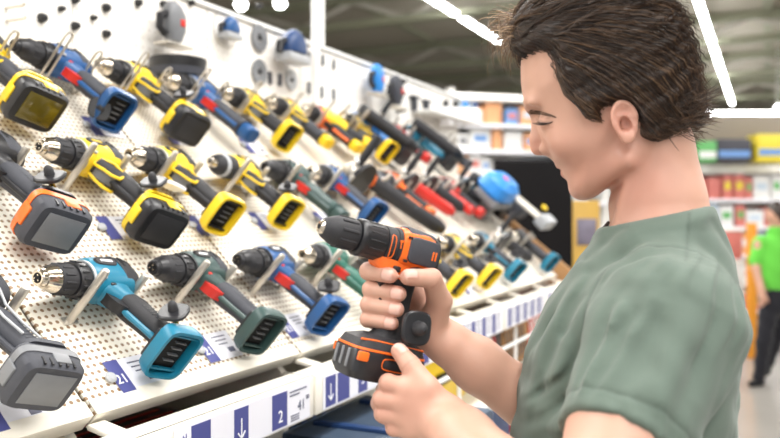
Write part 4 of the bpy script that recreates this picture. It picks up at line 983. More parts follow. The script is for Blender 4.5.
def f_body(p):
    d = np.full(len(p), .30)
    hcn = hc(612, 95)
    r0 = np.linalg.norm(p-hcn, axis=1); d = np.minimum(d, np.maximum(r0-.145, .02))
    m = r0 < .205
    dh = np.full(len(p), .25); dh[m] = f_head(toH(p[m])); 
    nk = f_neck(p); d = np.where(m, smin(dh, nk, .010), np.minimum(nk, .3))
    d = smin(d, ell(toH(p), HX(630, 400, 0), (.085, .130, .150)), .03)
    for sh in (shL, shR): d = smin(d, cone(p, neckC, sh, .045, .05), .03)
    d = smin(d, f_arm(p, shL, elL, wrL, 1), .03); d = smin(d, f_arm(p, shR, elR, wrR, -1), .03)
    for Hn in (LH, RH):
        c = Hn['f'][1][0][0]; m = bbl(p, c, .145)
        if m.any(): d[m] = smin(d[m], f_hand(p[m], Hn), .010)
    return d
def gauss(p, c, r): return np.exp(-((p-c)**2).sum(1)/(r*r))[:, None]
SKIN = np.array(lin((202, 158, 138))); SKR = np.array(lin((194, 130, 114))); LIPC = np.array(lin((172, 92, 86))); DRK = np.array(lin((58, 38, 30)))
def tint_body(p):
    q = toH(p); n = len(p); t = np.tile(SKIN, (n, 1)); qa = q.copy(); qa[:, 1] = np.abs(q[:, 1])
    def mix(w, c): nonlocal t; w = np.clip(w, 0, 1); t = t*(1-w)+c*w
    mix(.25*gauss(qa, HX(562, 150, .045), .030), SKR); mix(.5*gauss(q, HX(534, 147), .014), SKR); mix(.6*gauss(q, HX(622, 120, .078), .024), SKR)
    mix(.25*gauss(q, HX(640, 200, .05), .05), SKR)
    mix(.28*gauss(qa, HX(598, 168, .055), .034), SKR*.92); mix(.30*gauss(qa, HX(580, 182, .02), .020), SKR*.9); mix(.35*gauss(qa, HX(552, 147, .016), .008), SKR*.8); mix(.25*gauss(qa, HX(530, 114, .012), .01), SKR*.9)
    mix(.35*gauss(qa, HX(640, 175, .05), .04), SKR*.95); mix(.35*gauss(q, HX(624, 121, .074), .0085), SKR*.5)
    for Hn in (LH, RH):
        for pts, rs in Hn['f']+[Hn['th']]:
            for jq, jn in ((pts[1], pts[2]-pts[0]), (pts[2], pts[3]-pts[1])):
                jn = jn/np.linalg.norm(jn); e = p-jq; mix((np.exp(-((e@jn)/.0009)**2)*(np.linalg.norm(e, axis=1) < .0125))[:, None]*.30, SKR*.55)
            mix(.45*gauss(p, pts[1], .011), SKR); mix(.35*gauss(p, pts[2], .010), SKR); mix(.45*gauss(p, pts[-1], .012), SKR)
        mix(.30*gauss(p, Hn['f'][1][0][0], .03), SKR)
    # painted features, drawn in the side plane of the face and mirrored
    X0 = fromH(qa); PX = 390+800*X0[:, 0]/X0[:, 1]; PY = 212-800*(X0[:, 2]-HC)/X0[:, 1]; ya = qa[:, 1]
    def seg(pts, ws, y0=.006, y1=.062):
        best = np.full(len(p), 9.)
        for (ax, ay), (bx, by), wa, wb in zip(pts[:-1], pts[1:], ws[:-1], ws[1:]):
            ex, ey = bx-ax, by-ay; tt = np.clip(((PX-ax)*ex+(PY-ay)*ey)/(ex*ex+ey*ey), 0, 1); r = np.hypot(PX-ax-tt*ex, PY-ay-tt*ey)/(wa+(wb-wa)*tt); best = np.minimum(best, r)
        return (np.clip(1.5-best, 0, 1)*(ya > y0)*(ya < y1)*(PX < 600))[:, None]
    lipd = np.minimum(cone(qa, HX(560.2, 165.8, 0), HX(573.5, 169.8, .023), .0046, .0012), cone(qa, HX(565.2, 173.4, 0), HX(574.5, 171.2, .022), .0046, .0012))
    mix(np.clip(1.1-lipd/.0018, 0, .8)[:, None], LIPC)
    dl = cone(qa, HX(558.5, 169.6, 0), HX(575.5, 170.6, .0245), .0003, .0003); mix(np.clip(1-dl/.0014, 0, 1)[:, None]*.75, DRK*2)
    mix(.30*seg([(536.5, 119.8), (542, 122.2), (547.5, 122.6), (552.5, 121)], [.7, 1.1, 1.1, .6]), DRK)
    mix(.30*seg([(538, 116.8), (545, 117.6), (552, 118.8)], [.6, .7, .6]), DRK*3)
    mix(.30*seg([(541, 126.5), (547, 128.2), (553, 127.2)], [.8, .9, .6]), SKR*.8)
    mix(.35*seg([(528, 112.6), (534, 112.8), (543, 113.4), (552.5, 116.8)], [1.6, 2.0, 1.7, .7]), DRK*1.4)
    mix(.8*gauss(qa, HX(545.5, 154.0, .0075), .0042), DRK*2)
    # nails
    def nail(c, ax, nr, wd, ln):
        nonlocal t
        ax = ax/np.linalg.norm(ax); nr = nr-ax*(nr@ax); nr /= np.linalg.norm(nr); sd = np.cross(ax, nr); e = p-c
        k = np.maximum(np.abs(e@ax)/ln, np.abs(e@sd)/wd); k = np.clip((1.1-k)*6, 0, 1)*((e@nr) > .0035); mix(k[:, None]*.6, np.array(lin((232, 192, 180)))); k3 = np.maximum(np.abs(e@ax)/ln, np.abs(e@sd)/wd); mix((np.exp(-((k3-1.12)/.16)**2)*((e@nr) > .0035))[:, None]*.35, SKR*.6)
    cam_d = V(0, -1, .15)
    for pts, rs in RHf: nail(pts[-1]+(pts[-1]-pts[-2])*.02, pts[-1]-pts[-2], hy+.5*hf, .0058, .0062)
    nail(RH['th'][0][-1], RH['th'][0][-1]-RH['th'][0][-2], hw*.8+hy*.6, .0068, .0070)
    nail(LH['th'][0][-1], LH['th'][0][-1]-LH['th'][0][-2], V(.6, -.6, .5), .0070, .0072)
    return t
man = empty('person', CW(.30, .96, 0), 'man in a grey-green T-shirt looking down at the orange and black drill he holds', 'person')
man.matrix_world = Matrix.Rotation(YAW, 4, 'Z')
man.location = (0, 0, 0)
pos, fc = nets(f_body, (-.06, .60, 1.22), (.50, 1.26, 1.93), .0022)
nmesh('body', pos, fc, skinm, man, 1, tint_body)
# ---- shirt
torP = smooth_poly([HX(*p)[[0, 2]] for p in ((608, 205), (598, 232), (584, 250), (564, 277), (543, 310), (531, 335), (522, 372), (514, 420), (506, 480), (502, 560), (500, 760), (720, 760), (722, 560), (728, 470), (734, 420), (739, 370), (741, 325), (739, 290), (732, 258), (720, 222), (712, 196), (690, 188), (655, 192), (630, 198))], 2)
SH = np.array(lin((93, 106, 97)))
armd = (elL-shL)/np.linalg.norm(elL-shL); hemc = Cp(617, 432, .735); hemt = (hemc-shL)@armd+.012
def f_tor(p):
    q = toH(p); d2 = poly2(q[:, 0], q[:, 2], torP)
    W = np.interp(q[:, 2], [1.2, 1.44, 1.50, 1.535, 1.57, 1.60, 1.64], [.165, .172, .170, .158, .128, .100, .085])
    t = np.clip(-d2/.115, -2, 1); pw = 2.3
    return ((np.maximum(1-t, 0)**pw+(np.abs(q[:, 1])/W)**pw)**(1/pw)-1)*.11
def f_slv(p, a, b, r0, r1, L):
    dr_ = (b-a)/np.linalg.norm(b-a); e = a+dr_*L
    d = cone(p, a, a+dr_*(L+.05), r0, r1); return smax(d, (p-e)@dr_, .004)
folds = [((648, 300, .735), (598, 385, .70), .010, .0035), ((668, 292, .725), (622, 405, .68), .011, .0035), ((692, 300, .74), (655, 415, .68), .012, .0035), ((716, 315, .76), (690, 410, .72), .010, .0035),
         ((628, 300, .76), (580, 350, .73), .008, .003), ((640, 350, .70), (585, 395, .69), .007, .0022), ((612, 330, .75), (575, 392, .72), .007, .003),
         ((745, 325, .93), (715, 400, .84), .011, .004), ((738, 300, .87), (722, 360, .80), .010, .003), ((596, 300, .83), (553, 380, .83), .011, .004), ((583, 290, .86), (535, 370, .86), .012, .0035),
         ((600, 345, .80), (566, 430, .80), .010, .004), ((572, 345, .84), (545, 436, .84), .009, .003), ((560, 300, .90), (522, 360, .92), .010, .0025), ((690, 230, .86), (725, 270, .86), .012, .003), ((640, 235, .86), (600, 262, .88), .010, .003), ((655, 245, .82), (600, 285, .84), .010, .003)]
folds = [(Cp(*a), Cp(*b), w, h_) for a, b, w, h_ in folds]
def f_shirt(p):
    q = toH(p); t = f_tor(p); s1 = f_slv(p, shL, elL, .0740, .0530, hemt); s2 = f_slv(p, shR, elR, .0720, .056, .12)
    kk_ = np.interp(q[:, 2], [1.42, 1.52], [.008, .030]); d = smin(smin(t, s1, kk_), s2, .03)
    d = d+.0016*np.exp(-((t-s1+.004)/.0028)**2)*(q[:, 2] > 1.42)*(np.abs(t) < .03)
    for a, b, w, h_ in folds:
        e = b-a; tt = np.clip(((p-a)@e)/(e@e), 0, 1); r = np.linalg.norm(p-a-tt[:, None]*e, axis=1)
        wf = np.sin(np.pi*np.clip(tt, .02, .98))**.6
        d = d-h_*1.7*wf*np.exp(-(r/w)**2)+h_*1.3*wf*np.exp(-((r-w*1.9)/(w*.8))**2)
    d = d+.0012*np.sin(70*p[:, 0]+25*p[:, 2]+3*np.sin(31*p[:, 1]+20*p[:, 2]))+.0008*np.sin(120*p[:, 2]+60*p[:, 0]+2*np.sin(50*p[:, 0]))
    sw = .83*p[:, 0]-.55*p[:, 2]+.012*np.sin(24*p[:, 2]+9*p[:, 0])+.006*np.sin(55*p[:, 2]+30*p[:, 1]); msk = .5+.5*np.sin(17*p[:, 2]+13*p[:, 0]+2*np.sin(19*p[:, 1]))
    d = d+(.0016*np.sin(sw*290)+.0009*np.sin(sw*520+3))*msk*np.where(q[:, 1] > .02, 1, .4)
    # collar : neck hole, sloping cut, front opening
    d = smax(d, -(f_neck(p)-.0035), .002)
    A, Bc = HX(714, 206)[[0, 2]], HX(606, 228)[[0, 2]]; nx, nz = -(Bc[1]-A[1]), (Bc[0]-A[0]); L = math.hypot(nx, nz); s = ((q[:, 0]-A[0])*nx+(q[:, 2]-A[1])*nz)/L
    s = s*(1 if nz > 0 else -1)
    sag = s+.9*np.maximum(0, .04-np.abs(q[:, 1]))*0
    d = smax(d, sag-.002, .003)
    d = d-.0016*np.exp(-((s+.008)/.0065)**2)*(np.abs(q[:, 1]) < .085)
    V1, V2 = HX(600, 222), HX(583, 252)
    d = smax(d, -(cone(q, V1+V(.01, 0, .01), V2, .020, .003)), .003)
    # sleeve opening
    ax = (p-shL)@armd; rad = np.linalg.norm((p-shL)-ax[:, None]*armd, axis=1)
    d = smax(d, -np.maximum(rad-.0475, hemt-.030-ax), .002)
    d = d-.0010*np.exp(-((ax-hemt+.022)/.0022)**2)*(rad < .085)*0+.0012*np.exp(-((ax-hemt+.022)/.0022)**2)*(rad < .08)*(q[:, 1] > .05)
    d = smax(d, -cone(q, HX(602, 226)+V(0, .010, 0), HX(584, 251)+V(.004, .004, 0), .0042, .0015), .002)
    return smax(d, .97-p[:, 2], .004)
def tint_shirt(p):
    q = toH(p); t = np.tile(SH, (len(p), 1))
    ax = (p-shL)@armd; rad = np.linalg.norm((p-shL)-ax[:, None]*armd, axis=1)
    k = np.exp(-((ax-hemt+.022)/.0016)**2)*(rad < .075); ts = f_tor(p)-f_slv(p, shL, elL, .0740, .0530, hemt)
    k = np.maximum(k, np.exp(-((ts+.004)/.0016)**2)*(q[:, 2] > 1.42)*(q[:, 1] > .05)*.8)
    # shoulder seam from neck to sleeve
    a, b = HX(690, 204, .07), HX(686, 262, .15); e = b-a; tt = np.clip(((q-a)@e)/(e@e), 0, 1); r = np.abs(((q-a)-tt[:, None]*e)[:, 0]); k = np.maximum(k, np.exp(-(r/.0016)**2)*(tt > 0)*(tt < 1)*(q[:, 1] > .06)*.7)
    g_ = cone(q, HX(602, 226)+V(0, .010, 0), HX(584, 251)+V(.004, .004, 0), .0046, .0016); kk = np.clip(1-g_/.0022, 0, 1)[:, None]*.85  # shade inside the neck slit painted as a dark brown tint
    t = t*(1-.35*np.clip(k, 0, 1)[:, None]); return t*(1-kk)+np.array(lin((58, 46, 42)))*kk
pos, fc = nets(f_shirt, (.08, .62, 1.27), (.52, 1.28, 1.68), .0028)
nmesh('shirt', pos, fc, clothm, man, 1, tint_shirt, label='grey-green short-sleeved T-shirt')
PL = lambda *a: tuple(fromH(HX(*a)[None])[0])
MB().tube([PL(609, 221.5, .004), PL(601, 233, .006), PL(593, 244, .006), PL(586, 253, .004)], [.0016, .0034, .0030, .0012], 8).build('placket_shade', mat('placket_shade_brown', (60, 46, 42), .8), man, label='dark strip standing for the shade in the open shirt neck')  # dark tube stands in for the shade inside the neck opening
# ---- hair : cap grown off the skull inside the hairline, strands combed back over it
hairline = np.array([(514, 62), (519, 58), (536, 50), (551, 50), (556, 66), (558, 80), (564, 95), (579, 108), (586, 119), (597, 119), (601, 108), (613, 101.5), (630, 102), (638, 110), (641, 124), (640, 137), (652, 146), (667, 142), (683, 134), (697, 128), (740, 120), (760, 60), (740, -60), (600, -80), (500, -60), (490, 40)], float)
def nearpx(q):
    qa = q.copy(); qa[:, 1] = np.maximum(np.abs(qa[:, 1]), 0); X0 = fromH(qa); return 390+800*X0[:, 0]/X0[:, 1], 212-800*(X0[:, 2]-HC)/X0[:, 1]
def hin(q):
    a, b = nearpx(q); return -poly2(a, b, hairline)/900.
def f_hair(q):
    di = hin(q); x, z = q[:, 0]-HC0[0], q[:, 2]-HC0[2]
    T = .0085+.007*np.clip((z-.03)/.06, 0, 1)+.006*np.clip((-x-.03)/.06, 0, 1)*np.clip((.02-z)/.05, 0, 1)+.004*np.clip(x/.06, 0, 1)*np.clip(z/.08, 0, 1)
    s = z+.55*x; lock = .0013*np.sin(s*210+6*np.sin(30*q[:, 1]+18*x))+.0008*np.sin(s*430+40*q[:, 1])
    th = np.minimum(T, di*1.1+.0005)+lock*np.clip(di/.01, 0, 1)
    return f_skull(q)-th*.97
lo, hi = HX(710, 160), HX(490, -30)
hp, hfc = nets(f_hair, (min(lo[0], hi[0])-.03, -.10, HC0[2]-.10), (max(lo[0], hi[0])+.03, .10, HC0[2]+.135), .0022)
keep = (hin(hp) > -.0035)[hfc].all(1); hfc = hfc[keep]
H0 = np.array(lin((58, 42, 32)))
def tint_hair(p):
    q = toH(p); s = (q[:, 2]+.55*q[:, 0]); k = .5+.5*np.sin(s*300+5*np.sin(40*q[:, 1])); return np.array(lin((50, 36, 28)))*(0.75+.6*k[:, None])
hair = nmesh('hair', fromH(hp), hfc, hairm, man, 1, tint_hair, label='brown hair swept back from the forehead to the nape')
rr = np.random.default_rng(11)
N = 5200; cand = hp[rr.integers(0, len(hp), N*3)]; cand = cand[hin(cand) > .0015][:N]; N = len(cand)
def grad(q, e=.0012):
    g = np.stack([f_hair(q+np.eye(3)[i]*e)-f_hair(q-np.eye(3)[i]*e) for i in range(3)], 1); return g/(np.linalg.norm(g, axis=1, keepdims=True)+1e-9)
S = 13; off = rr.uniform(.0002, .0030, N); ln = rr.uniform(.0035, .0062, N); P = [cand.copy()]; q = cand.copy(); ph0 = rr.normal(0, .10, N)
lift = rr.uniform(0, 1, N)**5*.0012
for st in range(S):
    x, z = q[:, 0]-HC0[0], q[:, 2]-HC0[2]
    k = np.clip(.02+1.0*np.clip((.080-z)/.08, 0, 1)+6*np.clip(-x-.05, 0, 1)*np.clip((z+.05)/.05, 0, 1), 0, 1.5)
    k = np.where((z < -.035) & (x < -.05), .45, k)+  .09*np.sin(26*z+9*x+4*np.sin(20*q[:, 1]))+ph0
    dv = np.stack([-np.ones(N), -.9*np.sign(q[:, 1])*np.clip((-x-.055)/.05, 0, 1)*np.abs(q[:, 1])/.07, -k], 1)
    n_ = grad(q); dv -= n_*(dv*n_).sum(1)[:, None]; dv /= np.linalg.norm(dv, axis=1, keepdims=True)+1e-9
    q = q+dv*ln[:, None]; di = hin(q); inside = di > -.002
    cor = (f_hair(q)-off-lift*st)[:, None]*grad(q)*.8; q = np.where(inside[:, None], q-np.clip(cor, -.004, .004), q+np.array([-.0012, 0, .0012])*(st/S)); P.append(q.copy())
P = np.stack(P, 1)
# loose wisps over the forehead
M_ = 330; t = np.linspace(0, 1, S+1)[None, :, None]
s0 = np.stack([HX(a, b, y) for a, b, y in zip(rr.uniform(522, 560, M_), rr.uniform(14, 46, M_), rr.uniform(-.035, .040, M_))]); s0[:, 0] += .004
fw = np.stack([rr.uniform(.016, .050, M_), rr.normal(0, .008, M_), rr.uniform(.002, .024, M_)], 1)[:, None]; dn = np.stack([rr.uniform(-.012, .004, M_), rr.normal(0, .006, M_), rr.uniform(-.050, -.006, M_)], 1)[:, None]
Wp = s0[:, None]+fw*np.sin(t*PI*.62)+dn*t*t
# flicks at the nape
s1 = hp[rr.integers(0, len(hp), 60000)]; a_, b_ = nearpx(s1); m = (a_ > 664) & (b_ > 92) & (b_ < 134); s1 = s1[m][:420]; K = len(s1)
o1 = np.stack([-rr.uniform(.010, .026, K), rr.normal(0, .006, K), rr.uniform(-.022, .006, K)], 1)[:, None]; u1 = np.stack([-rr.uniform(.0, .008, K), rr.normal(0, .004, K), rr.uniform(.0, .016, K)], 1)[:, None]
Fp = s1[:, None]+o1*t+u1*t*t
# fly-away hairs off the crown and back
AP = np.concatenate([P, Wp, Fp]); NS = len(AP); AP = fromH(AP.reshape(-1, 3)).reshape(NS, S+1, 3)
rad = np.concatenate([rr.uniform(.00035, .00060, N), rr.uniform(.0003, .00045, M_), rr.uniform(.0003, .0005, K)])
base = np.stack([np.array(lin((46, 33, 26))), np.array(lin((74, 54, 40))), np.array(lin((98, 74, 54))), np.array(lin((126, 98, 72))), np.array(lin((176, 146, 112)))])
ci = np.concatenate([np.clip((rr.uniform(0, 1, N)**1.3*2.9+.6*np.sin(90*(cand[:, 2]+.5*cand[:, 0]))).astype(int), 0, 3), rr.integers(2, 5, M_), rr.integers(0, 3, K)])
tg = np.diff(AP, axis=1, append=AP[:, -1:]*2-AP[:, -2:-1]); tg /= np.linalg.norm(tg, axis=2, keepdims=True)+1e-9
nx = np.cross(tg, np.array([.3, .2, 1.])); nx /= np.linalg.norm(nx, axis=2, keepdims=True)+1e-9; ny = np.cross(tg, nx)
tp = (np.sin(np.linspace(.35, PI, S+1))**.5)[None, :, None]*rad[:, None, None]
ring = np.stack([AP+tp*(nx*math.cos(a)+ny*math.sin(a)) for a in (0, 2.0944, 4.18879)], 2)    # NS,S+1,3,3
vs = ring.reshape(-1, 3); idx = np.arange(NS*(S+1)*3).reshape(NS, S+1, 3); fl = []
for j in range(3):
    j2 = (j+1) % 3; fl.append(np.stack([idx[:, :-1, j], idx[:, :-1, j2], idx[:, 1:, j2], idx[:, 1:, j]], -1).reshape(-1, 4))
cols = np.repeat(base[ci]*rr.uniform(.8, 1.15, (NS, 1)), (S+1)*3, 0)
nmesh('hair_strands', vs, np.concatenate(fl), hairm, hair, 0, lambda p: cols, kind='stuff')

# ---- eyebrows and lashes laid on the skin
def surf(px, py, lift=0.):
    v = np.linspace(.80, .99, 380); k, g = (px-390)/800, (212-py)/800
    P = np.stack([k*v, v, HC+g*v], 1); s = f_head(toH(P), False); i = int(np.argmax(s < 0)); q = toH(P[i:i+1])[0]; return q+V(0, lift, 0)
lash = MB(); brow = MB()
for mir in (1, -1):
    W_ = lambda q: tuple(fromH(np.array([[q[0], q[1]*mir, q[2]]]))[0])
    for pts, r in (([(538.5, 121.4), (542, 123.0), (546.5, 123.6), (550.5, 122.8), (552.5, 121.8)], .00075),):
        lash.tube([W_(surf(a, b, .0005)) for a, b in pts], [.0004, r, r, r*.9, .0003], 6)
    for k in range(26):
        t_ = k/25; a, b = 538.5+14*t_, 121.6+2.0*math.sin(PI*t_)**.7; q = surf(a, b, .0006)
        lash.tube([W_(q), W_(q+V(.0045, .0006, -.0020)), W_(q+V(.0078, .0008, -.0012))], [.00028, .00022, .0001], 3)
    for k in range(170):
        t_ = rr.uniform(0, 1); w_ = (2.3*(1-t_)**.5+.5)*rr.uniform(-1, 1); a, b = 528.6+25.5*t_, 112.4+.3*t_+4.2*t_*t_+w_*.72; q = surf(a, b, .0004); q2 = surf(a+3.0, b-.6+1.4*t_, .0009)
        brow.tube([W_(q), W_(q*.5+q2*.5+V(0, .0006, 0)), W_(q2)], [.00034, .0003, .00012], 3)
lm = mat('lash_brown', (60, 42, 34), .6, 0, .1, 50); bm2 = mat('brow_brown', (98, 70, 54), .6, 0, .1, 50)
lash.build('eyelashes', lm, man, kind='stuff'); brow.build('eyebrows', bm2, man, kind='stuff')
# ================================================================== the drill in his hands
RY = Matrix.Rotation(YAW, 4, 'Z')
HM = RY @ Matrix(((hf[0], hy[0], hw[0], HT[0]), (hf[1], hy[1], hw[1], HT[1]), (hf[2], hy[2], hw[2], HT[2]), (0, 0, 0, 1)))
hd_ = empty('cordless_drill', HM, 'orange and black cordless drill held up in the man\'s two hands', 'cordless drill')
MB().lathe([(0, .0035), (.0005, .0055), (-.003, .0078), (-.007, .0085)], n=24).build('chuck_jaws', chrome, hd_)
MB().lathe([(.0010, .0026), (-.003, .0026)], n=8).build('bore', hole, hd_)
b = MB().lathe([(-.004, .0085), (-.0055, .0105), (-.016, .0150), (-.021, .0165), (-.046, .0172), (-.048, .0165), (-.0485, .014)], n=36)
for k in range(9):
    a = k*2*PI/9+.2; b.box((-.034, .0170*math.cos(a), .0170*math.sin(a)), (.022, .0022, .0034), .0007, Matrix.Rotation(a, 4, 'X'), 1)
b.build('chuck_sleeve', rubber, hd_)
b = MB().lathe([(-.0485, .0145), (-.049, .0192), (-.051, .0205), (-.056, .0208), (-.060, .0200), (-.082, .0202), (-.084, .0196), (-.0845, .0185)], n=36)
for k in range(14):
    a = k*2*PI/14; b.box((-.070, .0199*math.cos(a), .0199*math.sin(a)), (.020, .0016, .0022), .0005, Matrix.Rotation(a, 4, 'X'), 1)
b.build('torque_collar', dark, hd_)
MB().lathe([(-.0845, .0190), (-.085, .0205), (-.098, .0210), (-.0985, .0195)], n=36).build('scale_ring', rubber, hd_)
sc = MB()   # outlined scale window and hammer mark
def rr_outline(cx, cz, hx, hz, y, r, t, n=24, bend=0.):
    P = []
    for k in range(n):
        a = 2*PI*k/n; P.append((cx+hx*math.copysign(abs(math.cos(a))**.5, math.cos(a)), y-bend*(hz*math.sin(a))**2, cz+hz*math.copysign(abs(math.sin(a))**.5, math.sin(a))))
    return MB().tube(P, t, 6, closed=True)
rr_outline(-.0905, -.001, .0030, .0125, .0204, 0, .0007, bend=22).build('scale_window', orange, hd_)
MB().box((-.1005, .0212, .0070), (.0050, .0012, .0026), .0004, Matrix.Rotation(.2, 4, 'Y')).box((-.1002, .0212, .0025), (.0016, .0012, .0075), .0004, Matrix.Rotation(.12, 4, 'Y')).build('hammer_mark', orange, hd_)
MB().loft([circ(0, -.0985, 0, 0, 2.3, .0200, .0200), circ(0, -.0990, 0, 0, 2.4, .0208, .0212), circ(0, -.1035, .0003, 0, 2.4, .0210, .0216), circ(0, -.104, .0003, 0, 2.4, .0205, .021)], 32).build('selector_ring', rubber, hd_)
MB().loft([circ(0, -.104, .0003, 0, 2.5, .0212, .0222), circ(0, -.112, .0005, 0, 2.6, .0220, .0232), circ(0, -.140, .0002, 0, 2.6, .0222, .0236), circ(0, -.152, -.001, 0, 2.6, .0212, .0228), circ(0, -.1575, -.002, 0, 2.5, .0185, .020), circ(0, -.159, -.002, 0, 2.4, .015, .016)], 32).build('motor_housing', orange, hd_)
for sgn in (1, -1):
    MB().loft([((-.1335, sgn*.0180, .0015), (.0225, 0, .0), (0, 0, .0150), 5.), ((-.1335, sgn*.0232, .0012), (.0215, 0, 0), (0, 0, .0138), 5.), ((-.1335, sgn*.0238, .0012), (.0205, 0, 0), (0, 0, .0128), 5.)], 32).build('side_panel', dgrey, hd_)
MB().loft([circ(0, -.112, .0060, 0, 3., .0170, .0192), circ(0, -.114, .0060, 0, 3., .0178, .0202), circ(0, -.150, .0040, 0, 3., .0175, .0200), circ(0, -.152, .004, 0, 3., .016, .018)], 28).build('top_cover', dgrey, hd_)
MB().loft([circ(0, -.150, -.001, 0, 2.6, .0214, .0230), circ(0, -.1515, -.001, 0, 2.6, .0224, .0242), circ(0, -.159, -.002, 0, 2.5, .0205, .0222), circ(0, -.162, -.002, 0, 2.4, .0150, .0160)], 32).build('rear_cap', rubber, hd_)
v = MB()
for k in range(2): v.box((-.1500+.0042*k, .0240, .0), (.0022, .0016, .0100), .0006)
v.build('vent_marks', orange, hd_)
MB().box((-.1105, .0220, .0135), (.006, .0016, .003), .0006).box((-.1105, .0220, -.0125), (.006, .0016, .003), .0006).build('panel_clips', dark, hd_)
# orange underside carrying the trigger
MB().loft([((-.106, 0, -.0150), (.0290, 0, .002), (0, .0170, 0), 3.), ((-.107, 0, -.0235), (.0290, 0, .002), (0, .0175, 0), 3.), ((-.110, 0, -.0300), (.0260, 0, .002), (0, .0165, 0), 3.), ((-.112, 0, -.0335), (.020, 0, .001), (0, .0150, 0), 3.)], 30).build('yoke', orange, hd_)
MB().box((-.104, 0, -.0235), (.010, .042, .0065), .0018).build('reverse_button', dark, hd_)
MB().loft([((-.126, 0, -.012), (.020, 0, 0), (0, .0190, 0), 3.), ((-.124, 0, -.034), (.0155, 0, 0), (0, .0175, 0), 3.)], 26).build('heel', rubber, hd_).matrix_local = Matrix.Translation((-.012, 0, 0))
MB().loft([((-.108, 0, -.030), (.0200, 0, 0), (0, .0150, 0), 2.6), ((-.108, 0, -.050), (.0190, 0, 0), (0, .0148, 0), 2.5), ((-.110, 0, -.075), (.0185, 0, 0), (0, .0145, 0), 2.5), ((-.111, 0, -.094), (.0200, 0, 0), (0, .0160, 0), 2.6), ((-.110, 0, -.102), (.026, 0, 0), (0, .0200, 0), 3.)], 28).build('handle', rubber, hd_).matrix_local = Matrix.Translation((-.016, 0, 0))
MB().prism([(-.080, -.031), (-.094, -.031), (-.094, -.060), (-.084, -.060), (-.0795, -.045)], -.0080, .0080).build('trigger', dark, hd_).matrix_local = Matrix.Translation((-.014, 0, 0))
# foot with orange rim, slide battery
MB().loft([((-.108, 0, -.0985), (.030, 0, 0), (0, .022, 0), 3.5), ((-.104, 0, -.104), (.046, 0, 0), (0, .0275, 0), 5.), ((-.1035, 0, -.113), (.0500, 0, 0), (0, .0300, 0), 5.)], 36).build('foot', rubber, hd_).matrix_local = Matrix.Translation((-.019, 0, 0))
MB().loft([((-.1035, 0, -.1125), (.0508, 0, 0), (0, .0306, 0), 5.), ((-.1035, 0, -.1145), (.0514, 0, 0), (0, .0310, 0), 5.), ((-.1035, 0, -.1152), (.0506, 0, 0), (0, .0304, 0), 5.)], 36).build('foot_rim', orange, hd_).matrix_local = Matrix.Translation((-.019, 0, 0))
MB().tube([(-.058, .0235, -.1040), (-.075, .0262, -.1032), (-.110, .0270, -.1035), (-.145, .0255, -.104)], .0010, 6).build('foot_line', orange, hd_).matrix_local = Matrix.Translation((-.019, 0, 0))
bt = MB().loft([((-.1035, 0, -.115), (.0500, 0, 0), (0, .0300, 0), 5.5), ((-.1035, 0, -.118), (.0515, 0, 0), (0, .0312, 0), 5.5), ((-.1035, 0, -.139), (.0515, 0, 0), (0, .0312, 0), 5.5), ((-.1035, 0, -.147), (.0465, 0, 0), (0, .0265, 0), 5.)], 36).build('battery', dark, hd_, label='black slide-on battery with orange trim'); bt.matrix_local = Matrix.Translation((-.019, 0, 0))
rr_outline(-.108, -.1255, .0190, .0062, .0314, 0, .0007).build('battery_outline', orange, bt)
MB().box((-.108, .0311, -.1255), (.034, .0012, .0095), .0005).build('battery_label', rubber, bt)
MB().box((-.0625, .0300, -.1215), (.014, .0050, .0100), .0016).build('side_latch', orange, bt); MB().box((-.0625, -.0300, -.1215), (.014, .0050, .0100), .0016).build('side_latch', orange, bt)
b = MB()
for k in range(3): b.box((-.0522, -.014+.014*k, -.127), (.0030, .0050, .020), .0012)
b.build('front_ribs', grey, bt)
sec_tag(hd_, (-.134, .042, -.080), (.12, 1., .10), dark, None, .0185)
MB().tube([(-.132, .034, -.085), (-.128, .026, -.092), (-.126, .018, -.097), (-.132, 0, -.099), (-.132, -.02, -.097)], .0012, 6).build('security_cable', lgrey, hd_).matrix_local = Matrix.Translation((-.019, 0, 0))
# ================================================================== worker in green far down the aisle
PXM = 7.45/800
def L(px, py, dy=0.): return V((px-771)*PXM, dy, (386.5-py)*PXM)
wk = empty('person', CWM((771-390)/800*7.45, 7.45, 0), 'shop worker in a bright green polo shirt and black trousers down the aisle', 'person')
def w_body(p):
    d = ell(p, L(775, 215, 0), (.075, .085, .105)); d = smin(d, ell(p, L(768, 217, 0), (.02, .014, .02)), .02)
    d = smin(d, cone(p, L(776, 222), L(776, 238), .052, .06), .02); d = smin(d, ell(p, L(776, 262), (.14, .10, .28)), .04)
    d = smin(d, chain(p, [L(758, 244, -.02), L(754, 268, -.04), L(756, 288, -.10), L(757, 296, -.11)], [.050, .040, .032, .036], .02), .02)
    d = smin(d, chain(p, [L(794, 244, .03), L(799, 268, .03), L(790, 290, -.08), L(787, 296, -.10)], [.050, .040, .032, .036], .02), .02)
    for s_, c_ in ((1, L(757, 298, -.11)), (-1, L(786, 298, -.10))):
        for k in range(4): d = smin(d, cone(p, c_+V(-.025+.016*k, -.005, 0), c_+V(-.027+.014*k, .0, -.075+.01*abs(k-1)), .0095, .008), .004)
        d = smin(d, cone(p, c_+V(.03, -.01, .02), c_+V(.04, -.02, -.03), .011, .009), .006)
    return smin(d, ell(p, L(775, 292), (.13, .10, .12)), .03)
